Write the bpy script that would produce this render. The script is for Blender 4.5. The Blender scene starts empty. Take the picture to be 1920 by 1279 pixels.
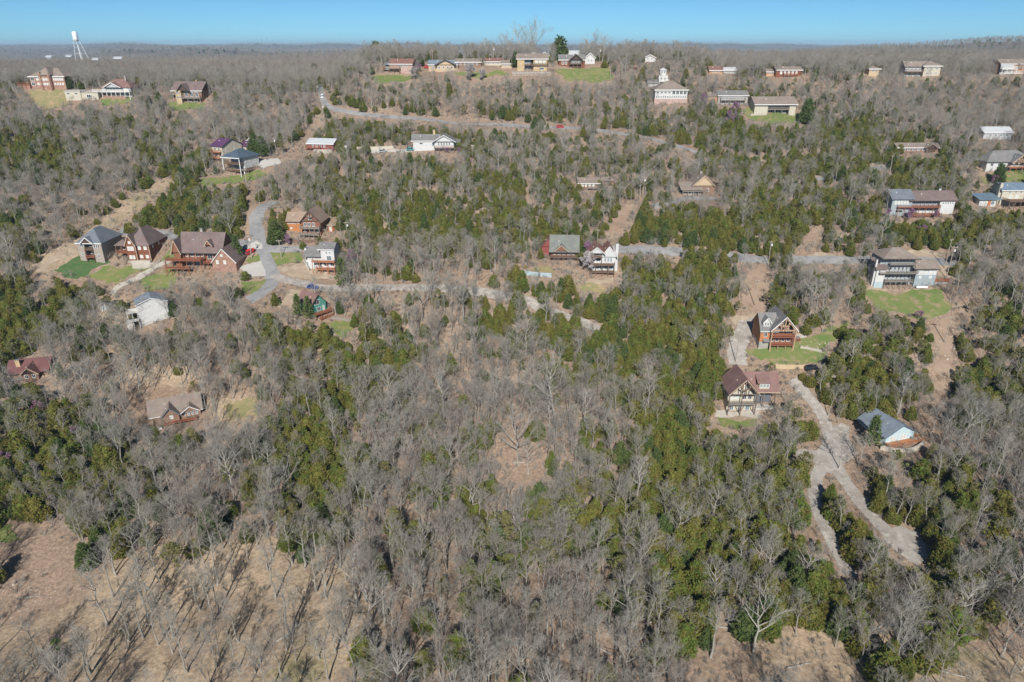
import bpy, math, random
import numpy as np
from mathutils import Vector, Matrix, geometry
R = math.radians
S = bpy.context.scene
COL = S.collection
rng = np.random.default_rng(7)
random.seed(7)

# ------------------------------------------------------------------ camera
F_PX, CX, CY = 1280.0, 960.0, 639.5          # photograph: 1920 x 1279, 24 mm equivalent
PITCH = R(23.55)
CAM_Z = 126.0
cam_d = bpy.data.cameras.new('camera'); cam = bpy.data.objects.new('camera', cam_d); COL.objects.link(cam)
cam.location = (0, 0, CAM_Z); cam.rotation_euler = (R(90) - PITCH, 0, 0)
cam_d.sensor_width = 36.0; cam_d.lens = 24.0; cam_d.clip_start = 1.0; cam_d.clip_end = 60000.0
S.camera = cam

# ------------------------------------------------------------------ light
SUN_EL, SUN_AZ = R(36), R(2.0)               # light travels towards +Y, a little to +X
w = bpy.data.worlds.new('World'); S.world = w; w.use_nodes = True
nt = w.node_tree; bg = nt.nodes['Background']
sky = nt.nodes.new('ShaderNodeTexSky'); sky.sky_type = 'NISHITA'; sky.sun_disc = False
sky.sun_elevation = SUN_EL; sky.sun_rotation = R(180) + SUN_AZ
sky.altitude = 300; sky.air_density = 0.5; sky.dust_density = 0.25; sky.ozone_density = 8.0
tint = nt.nodes.new('ShaderNodeMix'); tint.data_type = 'RGBA'; tint.blend_type = 'MULTIPLY'; tint.inputs[0].default_value = 1.0     # one even grade over the whole sky
tint.inputs[7].default_value = (0.86, 1.12, 1.02, 1); nt.links.new(sky.outputs[0], tint.inputs[6]); nt.links.new(tint.outputs[2], bg.inputs[0]); bg.inputs[1].default_value = 0.062
sd = bpy.data.lights.new('sun', 'SUN'); sun = bpy.data.objects.new('sun', sd); COL.objects.link(sun)
sd.energy = 4.1; sd.angle = R(0.53); sd.color = (1.0, 0.955, 0.89)
ldir = Vector((math.sin(SUN_AZ) * math.cos(SUN_EL), math.cos(SUN_AZ) * math.cos(SUN_EL), -math.sin(SUN_EL)))
sun.rotation_euler = ldir.to_track_quat('-Z', 'Y').to_euler(); sun.location = (0, -200, 400)
S.view_settings.view_transform = 'Standard'; S.view_settings.look = 'None'
S.view_settings.exposure = 0.58; S.view_settings.gamma = 1.0; S.view_settings.use_curve_mapping = False
S.cycles.max_bounces = 6; S.cycles.diffuse_bounces = 3; S.cycles.glossy_bounces = 2
S.cycles.transmission_bounces = 2; S.cycles.volume_bounces = 0; S.cycles.transparent_max_bounces = 4

# ------------------------------------------------------------------ helpers
def tag(o, label=None, cat=None, group=None, kind=None):
    if label: o['label'] = label
    if cat: o['category'] = cat
    if group: o['group'] = group
    if kind: o['kind'] = kind
    return o
def empty(name, loc=(0, 0, 0), rz=0.0):
    o = bpy.data.objects.new(name, None); COL.objects.link(o)
    o.location = loc; o.rotation_euler = (0, 0, rz); o.empty_display_size = 0.5
    return o
def mesh_data(name, V, F, mats, smooth=False, mi=None):
    me = bpy.data.meshes.new(name)
    me.from_pydata([tuple(v) for v in V], [], F)
    for m in (mats if isinstance(mats, (list, tuple)) else [mats]): me.materials.append(m)
    if mi is not None: me.polygons.foreach_set('material_index', mi)
    if smooth: me.polygons.foreach_set('use_smooth', [True] * len(F))
    me.update()
    return me
def mk(name, V, F, mat, parent=None, loc=None, smooth=False):
    o = bpy.data.objects.new(name, mesh_data(name, V, F, mat, smooth)); COL.objects.link(o)
    if parent is not None: o.parent = parent
    if loc is not None: o.location = loc
    return o
BOXF = [(0, 3, 2, 1), (4, 5, 6, 7), (0, 1, 5, 4), (1, 2, 6, 5), (2, 3, 7, 6), (3, 0, 4, 7)]
class MB:
    def __init__(s): s.V = []; s.F = []
    def add(s, V, F):
        n = len(s.V); s.V += [tuple(v) for v in V]; s.F += [tuple(i + n for i in f) for f in F]; return s
    def box(s, x0, x1, y0, y1, z0, z1):
        return s.add([(x0, y0, z0), (x1, y0, z0), (x1, y1, z0), (x0, y1, z0), (x0, y0, z1), (x1, y0, z1), (x1, y1, z1), (x0, y1, z1)], BOXF)
    def bar(s, a, b, r, up=(0, 0, 1)):
        a = Vector(a); b = Vector(b); d = (b - a).normalized(); u = Vector(up)
        if abs(d.dot(u)) > .95: u = Vector((1, 0, 0))
        x = d.cross(u).normalized() * r; y = d.cross(x).normalized() * r
        return s.add([a - x - y, a + x - y, a + x + y, a - x + y, b - x - y, b + x - y, b + x + y, b - x + y],
                     [(0, 1, 2, 3), (7, 6, 5, 4), (0, 4, 5, 1), (1, 5, 6, 2), (2, 6, 7, 3), (3, 7, 4, 0)])
    def tube(s, pts, rad, n=6, cap=True):
        pts = [Vector(p) for p in pts]; rings = []; base = len(s.V)
        for i, p in enumerate(pts):
            d = (pts[min(i + 1, len(pts) - 1)] - pts[max(i - 1, 0)]).normalized()
            u = Vector((0, 0, 1)) if abs(d.z) < .9 else Vector((1, 0, 0))
            x = d.cross(u).normalized(); y = d.cross(x)
            r = rad[i] if isinstance(rad, (list, tuple)) else rad
            for k in range(n):
                a = 2 * math.pi * k / n
                s.V.append(tuple(p + (x * math.cos(a) + y * math.sin(a)) * r))
        for i in range(len(pts) - 1):
            for k in range(n):
                a = base + i * n + k; b = base + i * n + (k + 1) % n
                s.F.append((a, b, b + n, a + n))
        if cap:
            s.F.append(tuple(base + k for k in range(n))[::-1]); s.F.append(tuple(base + (len(pts) - 1) * n + k for k in range(n)))
        return s
    def lathe(s, prof, n=16, c=(0, 0, 0)):
        base = len(s.V)
        for r, z in prof:
            for k in range(n):
                a = 2 * math.pi * k / n; s.V.append((c[0] + r * math.cos(a), c[1] + r * math.sin(a), c[2] + z))
        for i in range(len(prof) - 1):
            for k in range(n):
                a = base + i * n + k; b = base + i * n + (k + 1) % n
                s.F.append((a, b, b + n, a + n))
        return s
    def build(s, name, mat, parent=None, loc=None, smooth=False): return mk(name, s.V, s.F, mat, parent, loc, smooth)

# ------------------------------------------------------------------ materials
def _nodes(name):
    m = bpy.data.materials.new(name); m.use_nodes = True
    n = m.node_tree.nodes; l = m.node_tree.links
    return m, n, l, n['Principled BSDF']
def _mix(n, l, fac, a, b, mode='MIX'):
    x = n.new('ShaderNodeMix'); x.data_type = 'RGBA'; x.blend_type = mode
    if isinstance(fac, (int, float)): x.inputs[0].default_value = fac
    else: l.new(fac, x.inputs[0])
    for i, v in ((6, a), (7, b)):
        if isinstance(v, (tuple, list)): x.inputs[i].default_value = (*v[:3], 1)
        else: l.new(v, x.inputs[i])
    return x.outputs[2]
def _noise(n, l, scale, detail=4, vec=None, rough=.6):
    t = n.new('ShaderNodeTexNoise'); t.inputs['Scale'].default_value = scale; t.inputs['Detail'].default_value = detail
    t.inputs['Roughness'].default_value = rough
    if vec is not None: l.new(vec, t.inputs['Vector'])
    return t.outputs['Fac']
def _ramp(n, l, fac, p0, p1):
    r = n.new('ShaderNodeMapRange'); r.inputs[1].default_value = p0; r.inputs[2].default_value = p1
    r.interpolation_type = 'SMOOTHSTEP'; l.new(fac, r.inputs[0]); return r.outputs[0]
def _coord(n, which='Object'): return n.new('ShaderNodeTexCoord').outputs[which]
def _bump(n, l, p, h, strength, dist):
    b = n.new('ShaderNodeBump'); b.inputs['Strength'].default_value = strength; b.inputs['Distance'].default_value = dist
    l.new(h, b.inputs['Height']); l.new(b.outputs[0], p.inputs['Normal'])
def sc(c, k): return tuple(min(1, v * k) for v in c)
def plain(name, col, rough=.7, var=.25, scale=1.2, metal=0.0, spec=.3):
    m, n, l, p = _nodes(name); co = _coord(n)
    f = _noise(n, l, scale, 5, co)
    l.new(_mix(n, l, f, sc(col, 1 - var), sc(col, 1 + var)), p.inputs['Base Color'])
    p.inputs['Roughness'].default_value = rough; p.inputs['Metallic'].default_value = metal
    p.inputs['Specular IOR Level'].default_value = spec
    return m
def siding(name, col, pitch=.22, vertical=False, depth=.03):
    m, n, l, p = _nodes(name); co = _coord(n)
    wv = n.new('ShaderNodeTexWave'); wv.wave_type = 'BANDS'; wv.bands_direction = 'X' if vertical else 'Z'; wv.wave_profile = 'SAW'
    wv.inputs['Scale'].default_value = .314 / pitch; l.new(co, wv.inputs['Vector'])
    f = _noise(n, l, .8, 5, co); g = _noise(n, l, 9, 3, co)
    c = _mix(n, l, _ramp(n, l, f, .3, .7), sc(col, .8), sc(col, 1.08)); c = _mix(n, l, g, c, sc(col, .9)); 
    l.new(c, p.inputs['Base Color']); p.inputs['Roughness'].default_value = .65; p.inputs['Specular IOR Level'].default_value = .25
    _bump(n, l, p, wv.outputs['Fac'], .6, depth)
    return m
def shingle(name, col, rough=.85):
    m, n, l, p = _nodes(name); co = _coord(n)
    v = n.new('ShaderNodeTexVoronoi'); v.inputs['Scale'].default_value = 1.6; l.new(co, v.inputs['Vector'])
    f = _noise(n, l, .35, 5, co); g = _noise(n, l, 6, 2, co)
    c = _mix(n, l, _ramp(n, l, f, .32, .68), sc(col, .78), sc(col, 1.2)); c = _mix(n, l, .25, c, v.outputs['Color'], 'MULTIPLY')
    c = _mix(n, l, g, c, sc(col, .8))
    l.new(c, p.inputs['Base Color']); p.inputs['Roughness'].default_value = rough; p.inputs['Specular IOR Level'].default_value = .2
    wv = n.new('ShaderNodeTexWave'); wv.bands_direction = 'Z'; wv.wave_profile = 'SAW'; wv.inputs['Scale'].default_value = 2.6; l.new(co, wv.inputs['Vector'])
    _bump(n, l, p, wv.outputs['Fac'], .5, .03)
    return m
def brick(name, col, mortar=(.4, .36, .32), sx=1.0):
    m, n, l, p = _nodes(name); co = _coord(n)
    b = n.new('ShaderNodeTexBrick'); b.inputs['Scale'].default_value = 1.0 / sx
    b.inputs['Brick Width'].default_value = .6; b.inputs['Row Height'].default_value = .25; b.inputs['Mortar Size'].default_value = .025
    b.inputs['Color1'].default_value = (*sc(col, .75), 1); b.inputs['Color2'].default_value = (*sc(col, 1.25), 1); b.inputs['Mortar'].default_value = (*mortar, 1)
    mp = n.new('ShaderNodeMapping'); mp.inputs['Rotation'].default_value = (R(90), 0, 0); l.new(co, mp.inputs['Vector']); l.new(mp.outputs[0], b.inputs['Vector'])
    f = _noise(n, l, .7, 5, co)
    l.new(_mix(n, l, _ramp(n, l, f, .35, .7), b.outputs['Color'], sc(col, .8)), p.inputs['Base Color']); p.inputs['Roughness'].default_value = .85
    _bump(n, l, p, b.outputs['Fac'], -.5, .03)
    return m
def glass(name, col=(.035, .045, .055)):
    m, n, l, p = _nodes(name)
    p.inputs['Base Color'].default_value = (*col, 1); p.inputs['Roughness'].default_value = .08; p.inputs['Specular IOR Level'].default_value = .6
    return m
def foliage(name, a, b, c, trans=.25):
    # per-tree random tint a..b, per-leaf noise towards c
    m, n, l, p = _nodes(name); oi = n.new('ShaderNodeObjectInfo'); co = _coord(n)
    k = _mix(n, l, oi.outputs['Random'], a, b)
    f = _noise(n, l, .9, 4, co); g = _noise(n, l, 7, 2, co)
    k = _mix(n, l, _ramp(n, l, f, .42, .72), k, c); k2 = _mix(n, l, g, sc((1, 1, 1), .55), (1, 1, 1)); k = _mix(n, l, 1.0, k, k2, 'MULTIPLY')
    l.new(k, p.inputs['Base Color']); p.inputs['Roughness'].default_value = .75; p.inputs['Specular IOR Level'].default_value = .15
    tr = n.new('ShaderNodeBsdfTranslucent'); l.new(k, tr.inputs['Color'])
    mx = n.new('ShaderNodeMixShader'); mx.inputs[0].default_value = trans
    l.new(p.outputs[0], mx.inputs[1]); l.new(tr.outputs[0], mx.inputs[2]); l.new(mx.outputs[0], n['Material Output'].inputs[0])
    return m
def bark(name, a, b, c):
    m, n, l, p = _nodes(name); oi = n.new('ShaderNodeObjectInfo'); co = _coord(n)
    k = _mix(n, l, oi.outputs['Random'], a, b); f = _noise(n, l, 1.3, 4, co)
    k = _mix(n, l, _ramp(n, l, f, .4, .75), k, c)
    l.new(k, p.inputs['Base Color']); p.inputs['Roughness'].default_value = .9; p.inputs['Specular IOR Level'].default_value = .1
    return m
def hued(name, a, b, scale=.25, rough=.95, fine=3.0, c=None, bump=.0):
    m, n, l, p = _nodes(name); co = _coord(n)
    f = _noise(n, l, scale, 6, co, .65); g = _noise(n, l, fine, 4, co, .7)
    k = _mix(n, l, _ramp(n, l, f, .35, .68), a, b)
    if c: k = _mix(n, l, _ramp(n, l, _noise(n, l, scale * 2.7, 5, co), .50, .66), k, c)
    k = _mix(n, l, 1.0, k, _mix(n, l, g, (.72, .72, .72), (1.22, 1.2, 1.18)), 'MULTIPLY')
    l.new(k, p.inputs['Base Color']); p.inputs['Roughness'].default_value = rough; p.inputs['Specular IOR Level'].default_value = .15
    if bump: _bump(n, l, p, g, .8, bump)
    return m
M = {}
M['taupe'] = siding('taupe_siding', (.34, .29, .25)); M['white'] = siding('white_siding', (.56, .56, .55)); M['cream'] = siding('cream_siding', (.50, .46, .37))
M['grey'] = siding('grey_siding', (.42, .43, .44)); M['bluegrey'] = siding('blue_grey_siding', (.30, .345, .37)); M['paleblue'] = siding('pale_blue_siding', (.38, .475, .51)); M['skyblue'] = siding('sky_blue_siding', (.47, .60, .64)); M['honey'] = siding('honey_planks', (.52, .40, .25), .3, True)
M['redbrown'] = siding('red_brown_siding', (.20, .075, .042)); M['log'] = siding('log_wall', (.24, .11, .065), .35, depth=.08); M['orangelog'] = siding('orange_log_wall', (.46, .20, .085), .35, depth=.08)
M['teal'] = siding('teal_siding', (.09, .28, .22)); M['darkwood'] = siding('dark_wood', (.09, .055, .04), .3); M['redpaint'] = siding('red_paint', (.26, .075, .065)); M['tan'] = siding('tan_siding', (.50, .38, .25))
M['brownwood'] = siding('brown_wood', (.24, .15, .11), .25, True); M['darkgrey'] = siding('dark_grey_siding', (.13, .14, .16))
M['brick'] = brick('red_brick', (.30, .15, .10)); M['tanstone'] = brick('tan_stone', (.48, .35, .18), sx=1.6); M['greystone'] = brick('grey_stone', (.32, .29, .26), sx=1.6); M['pinkbrick'] = brick('pink_brick', (.44, .29, .25)); M['orangebrick'] = brick('orange_brick', (.46, .24, .12))
M['concrete'] = plain('concrete', (.42, .40, .37), .9, .15, .6); M['palestone'] = plain('pale_stone', (.40, .365, .31), .9, .4, 1.0)
M['r_slate'] = shingle('slate_blue_shingle', (.17, .19, .22)); M['r_brown'] = shingle('brown_shingle', (.20, .15, .14)); M['r_grey'] = shingle('grey_shingle', (.22, .215, .21)); M['r_tan'] = shingle('tan_shingle', (.34, .25, .19))
M['r_red'] = shingle('red_brown_shingle', (.25, .15, .135)); M['r_maroon'] = shingle('maroon_shingle', (.19, .09, .085)); M['r_rust'] = shingle('rust_red_shingle', (.25, .135, .11)); M['r_blue'] = shingle('dark_blue_shingle', (.085, .12, .16)); M['r_navy'] = shingle('blue_metal_roofing', (.16, .22, .28), .5)
M['r_purple'] = shingle('purple_metal_roofing', (.12, .055, .125), .65); M['r_white'] = plain('pale_metal_roofing', (.46, .475, .49), .5, .15); M['r_green'] = shingle('grey_green_shingle', (.205, .215, .195)); M['r_dusk'] = shingle('dusty_rose_shingle', (.275, .225, .19)); M['r_steel'] = shingle('steel_blue_shingle', (.21, .25, .29))
M['trimw'] = plain('white_trim', (.68, .67, .65), .5, .06); M['trimb'] = plain('blue_trim', (.10, .15, .20), .5, .1); M['trimd'] = plain('dark_trim', (.06, .05, .045), .6, .1); M['trimt'] = plain('tan_trim', (.48, .36, .26), .6, .15)
M['deckred'] = siding('red_stained_deck', (.28, .105, .06), .15, True); M['deckorange'] = siding('orange_stained_deck', (.40, .17, .08), .15, True); M['deckgrey'] = siding('weathered_deck', (.27, .24, .21), .15, True); M['deckbrown'] = siding('brown_deck', (.19, .12, .085), .15, True); M['deckwhite'] = siding('white_deck', (.70, .68, .64), .15, True)
M['timber'] = plain('timber', (.40, .26, .17), .8, .25, 2); M['timberg'] = plain('grey_brown_timber', (.17, .12, .095), .8, .25, 2); M['polewood'] = plain('pole_wood', (.34, .29, .24), .9, .25, 2)
M['glass'] = glass('window_glass'); M['blind'] = glass('window_with_blind', (.50, .52, .48)); M['glassb'] = glass('window_painted_sheen', (.10, .16, .19)); M['dark'] = plain('painted_recess_shade', (.03, .028, .027), .9, .2)  # blue window sheen painted as base colour; recess shade painted near black
M['steelw'] = plain('white_steel', (.72, .73, .74), .4, .04); M['metal'] = plain('grey_metal', (.40, .41, .42), .4, .1, metal=.6); M['rubber'] = plain('tyre_rubber', (.02, .02, .02), .9, .1)
for k, c in dict(car_red=(.50, .03, .03), car_blue=(.02, .05, .22), car_black=(.015, .018, .025), car_white=(.75, .75, .76), car_teal=(.08, .28, .28), car_silver=(.40, .42, .44)).items(): M[k] = plain(k + '_paint', c, .25, .03, spec=.6)
M['asphalt'] = hued('asphalt', (.235, .235, .24), (.30, .298, .295), .12, .9, 2.0, (.19, .19, .195)); M['gravel'] = hued('gravel', (.36, .335, .305), (.27, .24, .21), .22, .95, 2.8, (.43, .40, .36), .05)
M['lawn'] = hued('lawn_grass', (.125, .18, .052), (.19, .20, .075), .13, .95, 2.4, (.27, .215, .125), .06); M['lawnbright'] = hued('bright_lawn_grass', (.12, .175, .045), (.165, .185, .065), .16, .95, 2.4, (.23, .20, .095), .06); M['lawndark'] = hued('new_turf', (.055, .12, .04), (.085, .14, .052), .3, .95, 2.2, (.12, .135, .06), .05); M['lawndry'] = hued('dry_lawn_grass', (.28, .235, .125), (.21, .21, .095), .12, .95, 2.0, (.36, .27, .16), .06)
M['straw'] = hued('dry_straw_grass', (.42, .335, .225), (.34, .265, .18), .07, .95, 1.6, (.27, .235, .125), .08); M['soil'] = hued('red_soil', (.30, .215, .155), (.34, .26, .195), .10, .95, 1.8, (.24, .175, .13), .08); M['tansoil'] = hued('tan_soil', (.37, .295, .215), (.31, .24, .175), .12, .95, 1.8, (.42, .345, .26), .06)
M['rock'] = plain('limestone', (.42, .38, .33), .9, .3, 1.5)
M['cedar'] = foliage('cedar_foliage', (.19, .275, .055), (.31, .31, .07), (.31, .215, .08), .42); M['cedardark'] = foliage('dark_evergreen', (.105, .17, .055), (.14, .19, .06), (.13, .14, .045)); M['pinebright'] = foliage('bright_pine', (.15, .22, .065), (.19, .24, .07), (.12, .17, .05)); M['bud'] = foliage('spring_buds', (.25, .29, .09), (.33, .31, .12), (.27, .21, .10), .35)
M['redbud'] = foliage('redbud_blossom', (.44, .19, .37), (.40, .24, .35), (.42, .27, .36), .3); M['blossom'] = foliage('white_blossom', (.68, .62, .62), (.62, .58, .55), (.55, .50, .50), .3); M['yellow'] = foliage('yellow_blossom', (.60, .38, .02), (.52, .34, .03), (.34, .27, .05), .3); M['rusty'] = foliage('rusty_leaves', (.24, .14, .08), (.20, .13, .08), (.16, .10, .06), .2)
M['bark'] = bark('grey_bark', (.325, .308, .272), (.26, .245, .214), (.215, .20, .172)); M['barkpale'] = bark('pale_bark', (.37, .35, .315), (.30, .28, .25), (.25, .23, .20)); M['barkred'] = bark('warm_twigs', (.30, .272, .24), (.245, .222, .194), (.205, .184, .16)); M['trunk'] = bark('cedar_trunk', (.20, .15, .12), (.16, .12, .10), (.12, .10, .08))
# ------------------------------------------------------------------ terrain height
PY = np.array([-400, 0, 60, 100, 150, 200, 231, 261, 283, 316, 349, 392, 422, 452, 476, 496, 515, 545, 600, 700, 900, 1200, 1800, 3000, 5000, 7500, 9000, 15000, 40000], float)
PD = np.array([126, 125, 124, 123.5, 120, 111.5, 100.5, 89.5, 82.3, 71.5, 62.8, 50, 43, 31.8, 21.5, 13.8, 11.0, 13.5, 23, 31, 33.5, 35, 45, 62, 58, 37, 46, 70, 90], float)
def _slopes(x, y):
    d = np.diff(y) / np.diff(x); m = np.zeros_like(y); m[0] = d[0]; m[-1] = d[-1]
    for i in range(1, len(y) - 1):
        m[i] = 0 if d[i - 1] * d[i] <= 0 else 2 * d[i - 1] * d[i] / (d[i - 1] + d[i])
    return m
PM = _slopes(PY, PD)
def profile(Y):
    Y = np.clip(Y, PY[0], PY[-1] - 1e-6); i = np.clip(np.searchsorted(PY, Y, side='right') - 1, 0, len(PY) - 2)
    h = PY[i + 1] - PY[i]; t = (Y - PY[i]) / h
    return (2 * t**3 - 3 * t**2 + 1) * PD[i] + (t**3 - 2 * t**2 + t) * h * PM[i] + (-2 * t**3 + 3 * t**2) * PD[i + 1] + (t**3 - t**2) * h * PM[i + 1]
_r2 = np.random.default_rng(3)
WAVES = [(2 * math.pi / L * math.cos(a), 2 * math.pi / L * math.sin(a), p, A, near) for L, A, near, a, p in
         [(95, .9, 1, .4, 1.1), (70, .7, 1, 1.9, 4.0), (48, .45, 1, 2.7, 2.2), (33, .25, 1, .9, .3), (24, .15, 1, 2.2, 5.1),
          (900, 9, 0, .5, .2), (640, 6, 0, 1.7, 2.9), (1500, 13, 0, 1.1, 4.4), (2900, 22, 0, 2.5, 1.5), (430, 4.5, 0, 2.9, .8)]]
def _ss(t): t = np.clip(t, 0, 1); return t * t * (3 - 2 * t)
def zat(X, Y):
    X = np.asarray(X, float); Y = np.asarray(Y, float)
    far = np.clip((Y - 700) / 900, 0, 1); far = far * far * (3 - 2 * far)
    k = np.clip((Y - 425) / 40, 0, 1) * np.clip((900 - Y) / 150, 0, 1); fl = 26.5 * _ss((-85 - X) / 40) + 18.5 * _ss((X - 105) / 45)
    d = profile(Y); e = np.minimum(fl * k, 40); d = np.where(e > .01, .5 * (d + e + np.sqrt((d - e) ** 2 + 4)), d)      # the ridge is lower to the left and a little lower to the right
    z = CAM_Z - d
    for kx, ky, p, A, near in WAVES:
        z = z + A * np.sin(kx * X + ky * Y + p) * ((1 - .6 * np.clip((Y - 470) / 60, 0, 1)) if near else far)
    # shallow hollow running down the middle of the wooded slope
    z = z - 2.5 * np.exp(-((X + 4) / 22) ** 2) * np.clip((300 - Y) / 60, 0, 1) * np.clip((Y - 120) / 40, 0, 1)
    return z
def z1(x, y): return float(zat(x, y))
cP, sP = math.cos(PITCH), math.sin(PITCH)
def proj(X, Y, Z):
    X = np.asarray(X, float); Y = np.asarray(Y, float); Z = np.asarray(Z, float) - CAM_Z
    D = Y * cP - Z * sP; u = X / D; v = (Y * sP + Z * cP) / D
    return CX + F_PX * u, CY - F_PX * v, D
def at(px, py):
    """ground point under a pixel of the photograph -> (x, y, z, depth)"""
    u = (px - CX) / F_PX; v = (CY - py) / F_PX
    d = np.array([u, cP + v * sP, -sP + v * cP])
    D = np.concatenate([np.arange(60, 700, 1.0), np.arange(700, 12000, 10.0)])
    X, Y, Z = d[0] * D, d[1] * D, CAM_Z + d[2] * D
    below = Z < zat(X, Y)
    i = int(np.argmax(below)) if below.any() else len(D) - 1
    a, b = D[max(i - 1, 0)], D[i]
    for _ in range(18):
        m = (a + b) / 2
        if CAM_Z + d[2] * m < z1(d[0] * m, d[1] * m): b = m
        else: a = m
    return Vector((d[0] * b, d[1] * b, z1(d[0] * b, d[1] * b))), b

def anchor(px, py):
    """like at(), but a foot hidden behind the hilltop is put on the plateau just behind it: (point, depth, pixels the foot lies below py)"""
    p, D = at(px, py)
    if D < 620 or px < 640: return p, D, 0.0
    D = 545.0; x = (px - CX) / F_PX * D; y = (D - 12 * sP) / cP; z = z1(x, y); q = proj(x, y, z)
    return Vector((x, y, z)), float(q[2]), float(q[1] - py)
# ------------------------------------------------------------------ zones (where the photograph shows open ground), in photo pixels
def inpoly(px, py, poly):
    px = np.asarray(px, float); py = np.asarray(py, float); r = np.zeros(px.shape, bool); n = len(poly); j = n - 1
    for i in range(n):
        xi, yi = poly[i]; xj, yj = poly[j]
        c = ((yi > py) != (yj > py)) & (px < (xj - xi) * (py - yi) / ((yj - yi) or 1e-9) + xi)
        r ^= c; j = i
    return r
STRAW = [[(-80, 1200), (130, 1140), (230, 1040), (330, 1000), (420, 1005), (560, 1000), (680, 1060), (720, 1150), (690, 1300), (-80, 1300)], [(1400, 1300), (1420, 1205), (1490, 1165), (1680, 1165), (1740, 1225), (1860, 1220), (2000, 1240), (2000, 1300)],
         [(40, 500), (120, 455), (300, 330), (330, 335), (215, 430), (170, 470), (90, 520)], [(390, 745), (485, 735), (490, 800), (400, 800)], [(140, 560), (250, 560), (240, 625), (140, 620)],
         [(200, 690), (300, 680), (400, 690), (350, 730), (230, 720)]]
SOIL = [[(-80, 960), (120, 950), (300, 990), (230, 1040), (130, 1140), (-80, 1200)], [(1388, 590), (1405, 500), (1440, 490), (1442, 560), (1432, 600), (1385, 610)], [(1745, 595), (1785, 575), (1800, 640), (1790, 760), (1740, 770), (1750, 680)],
        [(1120, 450), (1165, 380), (1195, 380), (1165, 450)], [(452, 445), (462, 365), (475, 355), (478, 400), (478, 450)], [(830, 670), (1000, 690), (1090, 800), (1060, 940), (900, 920), (840, 780)],
        [(640, 205), (1000, 225), (1260, 262), (1320, 290), (1250, 290), (1000, 252), (640, 225)], [(560, 190), (640, 190), (620, 240), (590, 250), (540, 300), (520, 290)], [(1500, 480), (1510, 430), (1540, 410), (1560, 420), (1540, 450), (1530, 480)],
        [(800, 570), (1000, 560), (1090, 545), (1080, 600), (940, 600), (800, 640)], [(640, 1040), (900, 1090), (1200, 1190), (1180, 1290), (700, 1290)]]
def zone(px, py):
    k = np.zeros(np.shape(px) + (3,))
    for P in STRAW: k[inpoly(px, py, P), 0] = 1
    for P in SOIL: k[inpoly(px, py, P), 1] = 1
    return k

# ------------------------------------------------------------------ ground: one sheet, fine near the camera and coarse towards the horizon
gx = np.concatenate([-np.geomspace(420, 40000, 60)[::-1], np.arange(-417, 418, 3.0), np.geomspace(420, 40000, 60)])
gy = np.concatenate([np.linspace(-400, 60, 24), np.arange(63, 600, 3.0), np.geomspace(600, 40000, 150)])
GX, GY = np.meshgrid(gx, gy); GZ = zat(GX, GY)
nx, ny = len(gx), len(gy)
V = np.stack([GX, GY, GZ], -1).reshape(-1, 3)
ii = (np.arange(ny - 1)[:, None] * nx + np.arange(nx - 1)[None, :]).ravel()
Fq = np.stack([ii, ii + 1, ii + 1 + nx, ii + nx], 1)
me = bpy.data.meshes.new('ground'); me.vertices.add(len(V)); me.vertices.foreach_set('co', V.ravel())
me.loops.add(Fq.size); me.loops.foreach_set('vertex_index', Fq.ravel()); me.polygons.add(len(Fq))
me.polygons.foreach_set('loop_start', np.arange(0, Fq.size, 4)); me.polygons.foreach_set('loop_total', np.full(len(Fq), 4))
me.polygons.foreach_set('use_smooth', np.ones(len(Fq), bool)); me.update(calc_edges=True)
ppx, ppy, pD = proj(V[:, 0], V[:, 1], V[:, 2]); zk = zone(np.where(pD > 1, ppx, -9e3), np.where(pD > 1, ppy, -9e3))
zk[V[:, 1] > 620] = 0
zk[:, 2] = _ss((V[:, 1] - 850) / 500)            # beyond here the ground is closed forest canopy
zg = zk.reshape(ny, nx, 3)
for _ in range(3):
    zg[1:-1, 1:-1] = (zg[1:-1, 1:-1] * 2 + zg[:-2, 1:-1] + zg[2:, 1:-1] + zg[1:-1, :-2] + zg[1:-1, 2:]) / 6
ca = me.color_attributes.new('land_cover', 'FLOAT_COLOR', 'POINT')
ca.data.foreach_set('color', np.concatenate([zg.reshape(-1, 3), np.ones((len(V), 1))], 1).astype(np.float32).ravel())
m, n, l, p = _nodes('forest_floor'); co = _coord(n)
f = _noise(n, l, .035, 7, co, .65); g = _noise(n, l, 1.1, 6, co, .75); h = _noise(n, l, .12, 5, co, .6)
litter = _mix(n, l, _ramp(n, l, f, .38, .66), (.262, .188, .138), (.33, .246, .184)); litter = _mix(n, l, _ramp(n, l, h, .5, .72), litter, (.31, .25, .185))
soilc = _mix(n, l, _ramp(n, l, h, .4, .68), (.325, .24, .182), (.285, .215, .16))
strawc = _mix(n, l, _ramp(n, l, h, .35, .66), (.43, .335, .235), (.32, .245, .175)); strawc = _mix(n, l, _ramp(n, l, f, .52, .66), strawc, (.27, .235, .135))
at_ = n.new('ShaderNodeAttribute'); at_.attribute_name = 'land_cover'; sep = n.new('ShaderNodeSeparateColor'); l.new(at_.outputs['Color'], sep.inputs[0])
def edge(s):
    a = n.new('ShaderNodeMath'); a.operation = 'ADD'; l.new(s, a.inputs[0]); b = n.new('ShaderNodeMath'); b.operation = 'MULTIPLY_ADD'; l.new(h, b.inputs[0]); b.inputs[1].default_value = .9; b.inputs[2].default_value = -.45
    l.new(b.outputs[0], a.inputs[1]); return _ramp(n, l, a.outputs[0], .3, .75)
k = _mix(n, l, edge(sep.outputs[1]), litter, soilc); k = _mix(n, l, edge(sep.outputs[0]), k, strawc)
k = _mix(n, l, sep.outputs[2], k, _mix(n, l, _ramp(n, l, _noise(n, l, .012, 6, co, .7), .35, .65), (.12, .108, .10), (.19, .168, .15)))
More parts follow.
